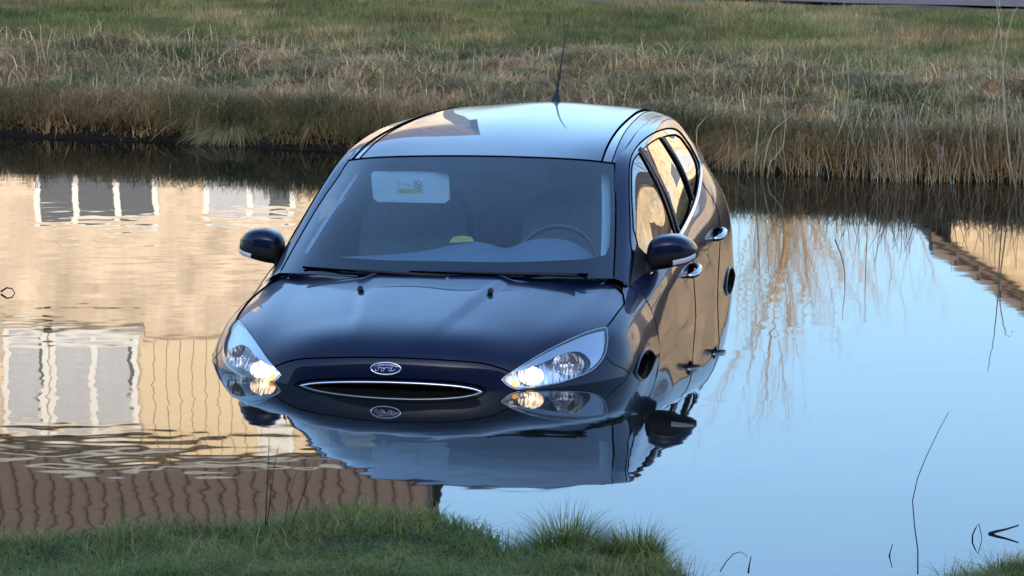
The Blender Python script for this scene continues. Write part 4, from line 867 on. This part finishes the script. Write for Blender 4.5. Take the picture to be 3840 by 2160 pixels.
# ------------------------------------------------------------------ bare trees behind the meadow
def bare_tree(name, label, x, y, h, lean, seed, col, spread=.30, r0=.15):
    rd = random.Random(seed); R = empty(name, (x, y, .2)); a = Acc(); tw = Acc()
    bark = basic('bark_%d' % seed, col, .8, noise=.2, nscale=5)
    P = [Vector((lean*h*(i/8)**1.5+rd.uniform(-.05,.05), rd.uniform(-.1,.1), h*.62*i/8)) for i in range(9)]
    a.tube(P, [r0*(1-.65*i/8) for i in range(9)], 8)
    def branch(p, d, l, r, lev):
        q = [p]; dd = d.copy()
        for i in range(4):
            dd = (dd+Vector((rd.uniform(-.12,.12), rd.uniform(-.12,.12), rd.uniform(.0,.16)))).normalized(); q.append(q[-1]+dd*l/4)
        (a if lev == 0 else tw).tube(q, [r, r*.8, r*.6, r*.45, r*.25], 5 if lev == 0 else 3, False)
        if lev < 3:
            for i in range(6 if lev < 2 else 5):
                k = rd.choice((1,2,3,4)); d2 = (dd+Vector((rd.uniform(-1,1), rd.uniform(-1,1), rd.uniform(-.1,.8)))*.75).normalized()
                branch(q[k], d2, l*rd.uniform(.45,.65), r*.36, lev+1)
    for i in range(10):
        k = 2+i % 7; t = rd.uniform(0, 6.28); d = Vector((math.cos(t)*spread*2, math.sin(t)*spread*2, 1)).normalized()
        branch(P[k], d, h*rd.uniform(.24,.38), r0*.34, 0)
    a.obj('trunk', bark, R, True); tw.obj('crown', bark, R, True)
    return tag(R, label, 'tree', 'bare willows beyond the meadow')
bare_tree('willow_tree', 'leafless golden willow with the thickest trunk and longest reflection in the water', 4.25, 60, 7.0, .02, 3, (.40,.28,.15), .13, .12)
bare_tree('willow_tree', 'slim yellow-green leafless willow mirrored nearest the car', 3.98, 61, 5.8, .0, 5, (.38,.31,.18), .12, .075)
bare_tree('willow_tree', 'small leafless willow mirrored third from the car', 4.65, 59, 5.5, -.02, 8, (.40,.28,.17), .11, .06)
bare_tree('willow_tree', 'orange leafless willow leaning left, mirrored right of the thick one', 5.35, 62, 5.9, -.05, 11, (.44,.27,.15), .11, .07)
bare_tree('willow_tree', 'pinkish leafless willow mirrored farthest right of the group', 5.72, 60.5, 5.8, .01, 14, (.42,.29,.23), .12, .065)
bare_tree('tall_tree', 'tall bare tree beyond the right edge, mirrored as streaks on the bonnet', 13.5, 50, 13.5, .01, 21, (.16,.12,.09), .30, .24)
bare_tree('tall_tree', 'second tall bare tree beyond the right edge of the picture', 19.0, 55, 15.0, -.01, 25, (.15,.115,.09), .32, .26)

# ------------------------------------------------------------------ grass, reeds, twigs
def blades(x, y, z, h, w, lean, tint, seg_=3, droop=.5, az=None, kink=0):
    """numpy grass: each blade a tapering bent strip. lean = horizontal reach as a share of h"""
    n = len(x); az = rng.uniform(0, 2*np.pi, n) if az is None else az
    fa = az+np.pi/2+rng.uniform(-.6,.6,n); ca, sa, cf, sf = np.cos(az), np.sin(az), np.cos(fa), np.sin(fa)
    V = np.zeros((n, 2*seg_+1, 3)); A = np.zeros((n, 2*seg_+1))
    ka = az+rng.normal(0, kink, n) if kink else az; kb = rng.uniform(.3,.8,n); cb, sb = np.cos(ka), np.sin(ka); kd = rng.uniform(0,1.3,n)*(kink > 0)
    for i in range(seg_+1):
        t = i/seg_; r = lean*h*(t**1.7); q = np.clip(t-kb,0,1)*h*1.1*(kink > 0); zz = z+h*(t-droop*lean*.5*t**3)-q*kd; ww = w*(1-t*.85)*.5; ox, oy = cb*q, sb*q
        if i < seg_:
            for k, s in ((0,-1),(1,1)):
                V[:,2*i+k,0] = x+ca*r+ox+cf*ww*s; V[:,2*i+k,1] = y+sa*r+oy+sf*ww*s; V[:,2*i+k,2] = zz
        else: V[:,2*i,0] = x+ca*r+ox; V[:,2*i,1] = y+sa*r+oy; V[:,2*i,2] = zz
    A[:] = tint[:,None]
    T = []
    for i in range(seg_-1): b = 2*i; T += [(b,b+1,b+3),(b,b+3,b+2)]
    b = 2*(seg_-1); T.append((b,b+1,b+2)); T = np.array(T)
    F = (np.arange(n)[:,None,None]*(2*seg_+1)+T[None]).reshape(-1,3)
    return V.reshape(-1,3), F, A.ravel()
class Grass:
    def __init__(s): s.v=[];s.f=[];s.a=[];s.k=0
    def add(s, *a, **k): v,f,t = blades(*a, **k); s.v.append(v); s.f.append(f+s.k); s.a.append(t); s.k += len(v); return s
    def obj(s, name, mat, parent=None): return tri_mesh(name, np.concatenate(s.v), np.concatenate(s.f), mat, parent, np.concatenate(s.a))
U_ = rng.uniform
GREEN = [(0,(.090,.110,.036)),(.3,(.16,.175,.066)),(.55,(.24,.215,.095)),(.75,(.34,.26,.14)),(1,(.50,.38,.23))]
M_MGRASS = ramp_mat('meadow_grass', GREEN, trans=.25, patchy=1.3)
STRAW = [(0,(.070,.070,.024)),(.25,(.17,.145,.058)),(.45,(.32,.24,.115)),(.7,(.50,.37,.20)),(1,(.68,.53,.33))]
M_BGRASS = ramp_mat('bank_grass', STRAW, trans=.35, patchy=2.6)
NEARG = [(0,(.060,.080,.018)),(.35,(.15,.20,.045)),(.65,(.25,.28,.080)),(.85,(.38,.32,.13)),(1,(.56,.43,.24))]
M_NGRASS = ramp_mat('near_grass', NEARG, trans=.4, patchy=6)

# meadow turf
n = 330000; x = U_(-6.2,6.2,n); s = 2.6+U_(0,1,n)**.8*11.5; y = far_edge(x)+s
pt = .55*vnoise(x,y*.6,.9,21)+.45*vnoise(x,y,2.6,22); brown = sstep(.50,.72,pt)+.75*np.exp(-((s-7.0-.5*vnoise(x,0,.5,5))/.7)**2)*vnoise(x,y,1.2,23)+.7*sstep(8.5,10,s)*vnoise(x,y,.8,24)
ok = y < 33.9-.25*x; x, y, s, brown, n = x[ok], y[ok], s[ok], brown[ok], int(ok.sum())
tint = np.clip(.08+.28*U_(0,1,n)+.55*brown*U_(.3,1.2,n)+.40*(vnoise(x,y,5,25)-.45)+.25*(vnoise(x,y,13,27)-.5),0,1)
h = U_(.035,.085,n)*(1+.5*brown)*(.8+.5*vnoise(x,y,2,26))
tag(Grass().add(x,y,far_z(x,y)-.005,h,U_(.004,.009,n),U_(.2,.9,n),tint,seg_=2).obj('meadow_grass',M_MGRASS),'short green and brownish meadow grass beyond the far bank','grass',kind='stuff')
# rough grass on the bank
g = Grass()
n = 150000; x = U_(-6,6,n); s = .035+4.06*U_(0,1,n)**.95; y = far_edge(x)+s
cl = vnoise(x,y,1.6,31)*.6+vnoise(x,y,4.5,32)*.4
dry = sstep(.35,.70,vnoise(x,y,1.1,33)*.5+.5*vnoise(x,y,3.3,34)); tint = np.clip(.14+.38*U_(0,1,n)+.46*dry*U_(.4,1.2,n),0,1)
h = U_(.05,.17,n)*(.15+1.9*cl**1.3)*(1-.5*sstep(3.0,4.1,s))*(.7+.3*sstep(0,.4,s))
g.add(x,y,np.maximum(far_z(x,y),-.02)-.01,h,U_(.004,.012,n),U_(.2,1.5,n),tint,seg_=4,droop=1.0,kink=1.0)
# loose dead stalks lying through it
n = 6500; x = U_(-6,6,n); s = .05+3.6*U_(0,1,n)**1.1; y = far_edge(x)+s
g.add(x,y,far_z(x,y)+U_(-.02,.06,n),U_(.10,.30,n),U_(.004,.009,n),U_(.1,1.6,n),np.clip(U_(.5,1.1,n),0,1),seg_=4,droop=.8,kink=1.4)
n = 3500; x = U_(-6,6,n); s = .05+3.2*U_(0,1,n)**1.2; y = far_edge(x)+s
g.add(x,y,far_z(x,y)+U_(-.02,.05,n),U_(.10,.27,n),U_(.004,.008,n),U_(.1,1.2,n),U_(-.1,.08,n),seg_=4,droop=.5,kink=1.2)
# trailing dead leaves hanging to the water's edge
n = 32000; x = U_(-6,6,n); s = U_(.06,.5,n); y = far_edge(x)+s; tint = np.clip(.25+.5*U_(0,1,n)*vnoise(x,y,2.2,35),0,1)
g.add(x,y,far_z(x,y)+U_(.02,.10,n),U_(.10,.26,n),U_(.003,.006,n),U_(.5,1.3,n),tint,seg_=3,droop=1.7,az=U_(-np.pi,0,n))
tag(g.obj('bank_grass',M_BGRASS),'rough tangled grass and dead leaves covering the far bank slope','grass',kind='stuff')

def img(u, v, z):
    """point at height z under a place in the picture frame (full-size photograph pixels)"""
    d = (v+899)/14483.0; y = (CAM_H-z)/d; return (u-1920)/14483.0*y, y
# tussocks on the far bank
TUS = [ # u, v(base), height, radius, tone, count, label
 (60,215,.20,.24,.62,700,'pale straw tussock at the left edge of the far bank, highest of that corner'),
 (300,235,.17,.20,.55,520,'low straw tussock second from the left edge on the far bank'),
 (620,330,.17,.20,.42,520,'olive tussock on the far bank left of the large pale one'),
 (985,335,.27,.26,.74,900,'large pale arching tussock on the far bank left of the car roof'),
 (1070,230,.19,.24,.66,700,'brownish tussock just above the large pale one on the far bank'),
 (1330,270,.24,.24,.76,800,'bright straw tussock on the far bank above the left end of the car roof'),
 (1420,200,.16,.18,.60,480,'small straw tussock right of the bright one on the far bank'),
 (815,520,.26,.24,.48,760,'rusty brown tussock overhanging the water on the far bank'),
 (330,520,.24,.26,.36,760,'olive green tussock overhanging the water near the left edge'),
 (120,440,.20,.22,.34,560,'green tussock low on the far bank at the left edge'),
 (1620,300,.18,.20,.34,520,'green tussock on the far bank left of the aerial'),
 (1855,260,.21,.18,.80,480,'pale drooping tussock on the far bank left of the aerial tip'),
 (2000,330,.19,.24,.50,640,'grey straw tussock behind the aerial'),
 (2330,330,.22,.28,.50,820,'broad grey-green tussock right of the aerial on the far bank'),
 (2540,300,.20,.22,.56,600,'grey straw tussock above the rear of the car roof'),
 (2860,290,.20,.30,.56,800,'wide pale tussock above the thin reeds right of the car'),
 (3150,320,.19,.26,.50,640,'brown-green tussock above the reed bed, middle of the right bank'),
 (3420,330,.18,.26,.54,620,'straw tussock above the dense reeds on the right bank'),
 (3780,330,.24,.34,.70,900,'pinkish straw tussock at the right edge of the far bank')]
for i, (u, v, h0, r0, tone, cnt, lab) in enumerate(TUS):
    X, Y = img(u, v, .30); base = float(far_z(X, Y)); n = cnt*2
    rr = r0*.55*np.sqrt(U_(0,1,n)); az = U_(0,2*np.pi,n); bx, by = X+rr*np.cos(az), Y+rr*np.sin(az)*.8
    g = Grass().add(bx,by,far_z(bx,by)-.02,U_(.5,1.05,n)*h0*1.15,U_(.005,.010,n),U_(.4,1.45,n),np.clip(tone+U_(-.28,.28,n),0,1),seg_=4,droop=1.1,az=az+U_(-.5,.5,n),kink=.7)
    tag(g.obj('grass_tussock',M_BGRASS),lab,'grass tussock','tussocks on the far bank')

# the crowd of nameless tussocks between them
for i in range(120):
    X = random.uniform(-3.9,3.9); s_ = .12+3.5*random.random()**1.25; Y = float(far_edge(X))+s_; tone = random.choice((.28,.36,.45,.52,.6,.68,.76)); h0 = random.uniform(.13,.25)*(1 if X < 1 else .85); r0 = random.uniform(.13,.26); n = int(3600*r0*r0/.05)
    rr = r0*.6*np.sqrt(U_(0,1,n)); az = U_(0,2*np.pi,n); bx, by = X+rr*np.cos(az), Y+rr*np.sin(az)*.8
    g = Grass().add(bx,by,far_z(bx,by)-.02,U_(.45,1.1,n)*h0,U_(.005,.011,n),U_(.4,1.6,n),np.clip(tone+U_(-.3,.3,n),0,1),seg_=4,droop=1.2,az=az+U_(-.6,.6,n),kink=.8)
    tag(g.obj('grass_tussock',M_BGRASS),'shaggy smaller tussock crowding the slope of the far bank','grass tussock','small tussocks on the far bank slope')

# reeds in the right-hand shallows: single stalks
M_REED = basic('dry_reed', (.34,.27,.17), .7, noise=.25, nscale=12); M_REED2 = basic('grey_reed', (.24,.205,.15), .8, noise=.25, nscale=12); M_STEM = basic('dark_stem', (.02,.018,.014), .8)
def stalk(name, pts, r, mat):
    rr = [r*(1-.6*i/(len(pts)-1)) for i in range(len(pts))]
    return Acc().tube(pts, rr, 5).obj(name, mat, None, True)
proto = []
for i in range(9):
    hh = 1.0; bx, by = random.uniform(-.16,.16), random.uniform(-.12,.12); kn = random.uniform(.4,.8)
    pts = [(bx*t*t+(.10*random.uniform(-1,1)*max(0,t-kn)), by*t*t, t) for t in np.linspace(-.12,1,9)]
    ob = stalk('reed_stalk', pts, .0085, (M_REED, M_REED2)[i % 2]); proto.append(ob)
used = set(); RL = 'thin pale dead reed stalk among many at the foot of the right bank'
nre = 210
for i in range(nre):
    u = 2640+1260*(random.random()**.62); X = (u-1920)/14483.0*22.9; Y = float(far_edge(X))+random.uniform(-.22,.55); X = (u-1920)/14483.0*Y
    k = random.randrange(9); ob = proto[k] if k not in used else proto[k].copy()
    if k in used: link(ob)
    used.add(k); hh = random.choice((random.uniform(.12,.3),random.uniform(.22,.48)))*(1 if u > 3150 else .8)
    ob.location = (X, Y, max(float(far_z(X, Y)), -.03)); ob.scale = (.32+.1*random.random(),)*2+(hh,); ob.scale[0] *= 1; ob.rotation_euler = (random.gauss(0,.16), random.gauss(0,.24), random.uniform(0,6.28))
    tag(ob, RL, 'reed', 'reed stalks on the right bank')
def from_img(pts, y, jitter=0):
    """stalk whose outline follows picture points, standing at distance y"""
    return [((u-1920)/14483.0*y, y+.02*i, CAM_H-(v+899)/14483.0*y) for i, (u, v) in enumerate(pts)]
for pts, r, mt, lab in (
 ([(3815,690),(3790,560),(3772,380),(3762,240),(3755,120),(3735,-20)], .0055, M_REED, 'tallest pale reed rising out of the picture near the right edge'),
 ([(3790,640),(3768,420),(3762,240),(3778,110),(3800,30),(3815,12),(3830,30)], .0050, M_REED, 'tall pale reed with a hooked tip at the right edge'),
 ([(3700,230),(3720,160),(3738,80),(3748,20),(3742,-30)], .0040, M_REED, 'leaning straw stem left of the tall right-edge reeds'),
 ([(2830,650),(2838,540),(2850,420),(2856,330),(2862,270)], .0050, M_REED, 'straight pale stalk standing first right of the car roof'),
 ([(3140,500),(3165,440),(3180,380),(3184,300),(3176,190)], .0045, M_REED, 'tall pale stalk bending left in the middle of the right bank'),
 ([(2860,650),(2880,540),(2900,480),(2935,450),(2975,418)], .0050, M_REED, 'forked pale stalk leaning right, nearer of a pair beside the car'),
 ([(2880,655),(2890,600),(2940,540),(2950,440),(2945,350),(2940,270)], .0045, M_REED, 'sinuous pale stalk behind the forked ones right of the car'),
 ([(2650,650),(2640,590),(2612,530),(2615,470),(2650,430)], .0045, M_REED, 'arching pale stalk close behind the car tailgate'),
 ([(3260,660),(3262,500),(3260,300),(3262,120)], .0030, M_STEM, 'thin dark upright stem in the middle of the right bank'),
 ([(1490,150),(1500,100),(1515,40)], .0040, M_STEM, 'dark leaning stem on the meadow edge above the car bonnet'),
 ([(2515,205),(2512,175),(2519,162),(2528,175),(2533,205)], .0040, M_REED, 'looped pale leaf standing on the bank above the car tail')):
    v0 = pts[0][1]; y = 22.8 if u else 23
    y = (CAM_H-(.0 if v0 > 560 else .3))/((v0+899)/14483.0)
    tag(stalk('reed_stalk' if mt is M_REED else 'plant_stem', from_img(pts, y), r, mt), lab, 'reed' if mt is M_REED else 'stem')
# low dense reed litter
g = Grass(); n = 7000; x = U_(1.0,5.6,n); y = far_edge(x)+U_(-.10,.7,n)
g.add(x,y,np.maximum(far_z(x,y),-.02),U_(.06,.30,n),U_(.003,.006,n),U_(.05,1.1,n),np.clip(U_(.2,.8,n),0,1),seg_=3,droop=.6)
tag(g.obj('reed_litter',M_BGRASS),'short broken reeds crowding the foot of the right bank','reeds',kind='stuff')
# near bank turf and tufts
g = Grass(); n = 150000; x = U_(-2.6,2.6,n); s = U_(-.06,2.3,n); y = near_edge(x)-s; keep = near_z(x,y) > -.02; x, y, s = x[keep], y[keep], s[keep]; n = len(x)
cl = vnoise(x,y,5,41)*.5+vnoise(x,y,11,42)*.5
h = U_(.025,.09,n)*(.25+1.5*cl); tint = np.clip(.12+.50*U_(0,1,n)*(.5+.8*cl)+.25*(vnoise(x,y,2,43)-.4)+.3*(U_(0,1,n) > .92),0,1)
g.add(x,y,near_z(x,y)-.01,h,U_(.0024,.0052,n),U_(.2,1.1,n),tint,seg_=4,droop=.8,kink=.7)
n = 9000; x = U_(-2.6,2.6,n); y = near_edge(x)-U_(-.03,1.0,n)**1.0; k = vnoise(x,y,3.3,44) > .45; x, y = x[k], y[k]; n = len(x)
g.add(x,y,np.maximum(near_z(x,y),-.01)-.01,U_(.07,.15,n),U_(.0018,.0034,n),U_(.2,1.3,n),np.clip(U_(.15,1.0,n),0,1),seg_=5,droop=.9)
tag(g.obj('near_grass',M_NGRASS),'short green grass along the near bank at the bottom','grass',kind='stuff')
def tuft(u, v, h0, r0, tone, cnt, lab, y=None):
    X, Y = img(u, v, .17); n = cnt; rr = r0*np.sqrt(U_(0,1,n)); az = U_(0,2*np.pi,n); bx, by = X+rr*np.cos(az), Y+rr*np.sin(az)*.6
    t = np.clip(tone+U_(-.3,.3,n)+.35*(U_(0,1,n) > .9),0,1)
    g = Grass().add(bx,by,np.maximum(near_z(bx,by),-.01)-.01,U_(.35,1.1,n)*h0*(1.1-.5*rr/r0),U_(.0018,.0036,n),U_(.1,1.0,n),t,seg_=5,droop=.7,az=az+U_(-.9,.9,n))
    tag(g.obj('grass_tuft',M_NGRASS),lab,'grass tuft','tufts on the near bank')
tuft(2130,2050,.24,.13,.40,2600,'tall green grass tuft in the middle of the near bank')
tuft(2420,2105,.17,.13,.58,2000,'brownish grass tuft right of the tall tuft on the near bank')
tuft(1330,2000,.12,.20,.42,2400,'rounded green grass mound on the near bank below the badge')
tuft(3780,2150,.13,.10,.80,900,'dry pinkish grass tuft in the bottom right corner')
tuft(3500,2225,.13,.09,.60,600,'thin grass tuft at the bottom between the bent stem and the corner')
def nstem(pts, y, r, lab, name='plant_stem', cat='stem'):
    P = [((u-1920)/14483.0*y, y, CAM_H-(v+899)/14483.0*y) for u, v in pts]
    tag(stalk(name, P, r, M_STEM), lab, cat)
nstem([(3478,2175),(3476,2080),(3462,1990),(3452,1890),(3470,1800),(3500,1720),(3545,1620),(3583,1545)], 10.6, .0020, 'long thin bent stem rising from the near bank at the right')
nstem([(985,2010),(988,1900),(995,1780),(1000,1660)], 11.2, .0022, 'upright dark stem on the near bank left of the car reflection')
nstem([(990,2000),(1005,1880),(1020,1760),(1036,1690)], 11.2, .0018, 'slightly leaning dark stem beside the upright one on the near bank')
nstem([(1085,2000),(1120,1900),(1150,1820),(1180,1740)], 11.25, .0018, 'dark stem leaning right on the near bank')
nstem([(1060,1990),(1070,1900),(1100,1800),(1150,1720)], 11.3, .0014, 'faint thin stem between the dark ones on the near bank')
n = 34; x = .79+U_(-.09,.09,n); y = 10.12+U_(-.03,.05,n)
tag(Grass().add(x,y,np.full(n,.05),U_(.17,.29,n),U_(.0018,.003,n),U_(.0,.35,n),U_(.2,.7,n),seg_=5,droop=.4).obj('grass_tuft',M_NGRASS),'sparse upright grass blades at the bottom between the brown tuft and the bent stem','grass tuft','tufts on the near bank')
nstem([(2722,2170),(2745,2130),(2772,2100),(2798,2092),(2812,2099),(2828,2112)], 10.6, .0016, 'arching thin stem with a drooping tip right of the brown tuft')
nstem([(2830,2175),(2833,2145),(2840,2108)], 10.6, .0030, 'short dark blade right of the arching thin stem at the bottom')
def twig(pts, r, lab):
    """twig in the water; picture points read as height above the water at their own distance"""
    y = CAM_H/((max(v for u, v in pts)+899)/14483.0); P = [((u-1920)/14483.0*y, y, CAM_H-(v+899)/14483.0*y) for u, v in pts]
    tag(stalk('water_twig', P, r, M_STEM), lab, 'twig')
twig([(3684,2036),(3684,2020),(3695,1995),(3706,1977),(3714,2005),(3720,2036)], .0028, 'black bent twig forming a diamond with its reflection, bottom right')
twig([(3368,2104),(3370,2092),(3380,2057)], .0028, 'short black twig poking from the water left of the diamond twig')
twig([(3745,2016),(3775,2006),(3810,1998),(3860,1982)], .0060, 'dark stick slanting up at the right edge by the diamond twig')
twig([(-15,1105),(8,1090),(28,1094),(38,1110)], .0050, 'dark curled twig in the water at the left edge')
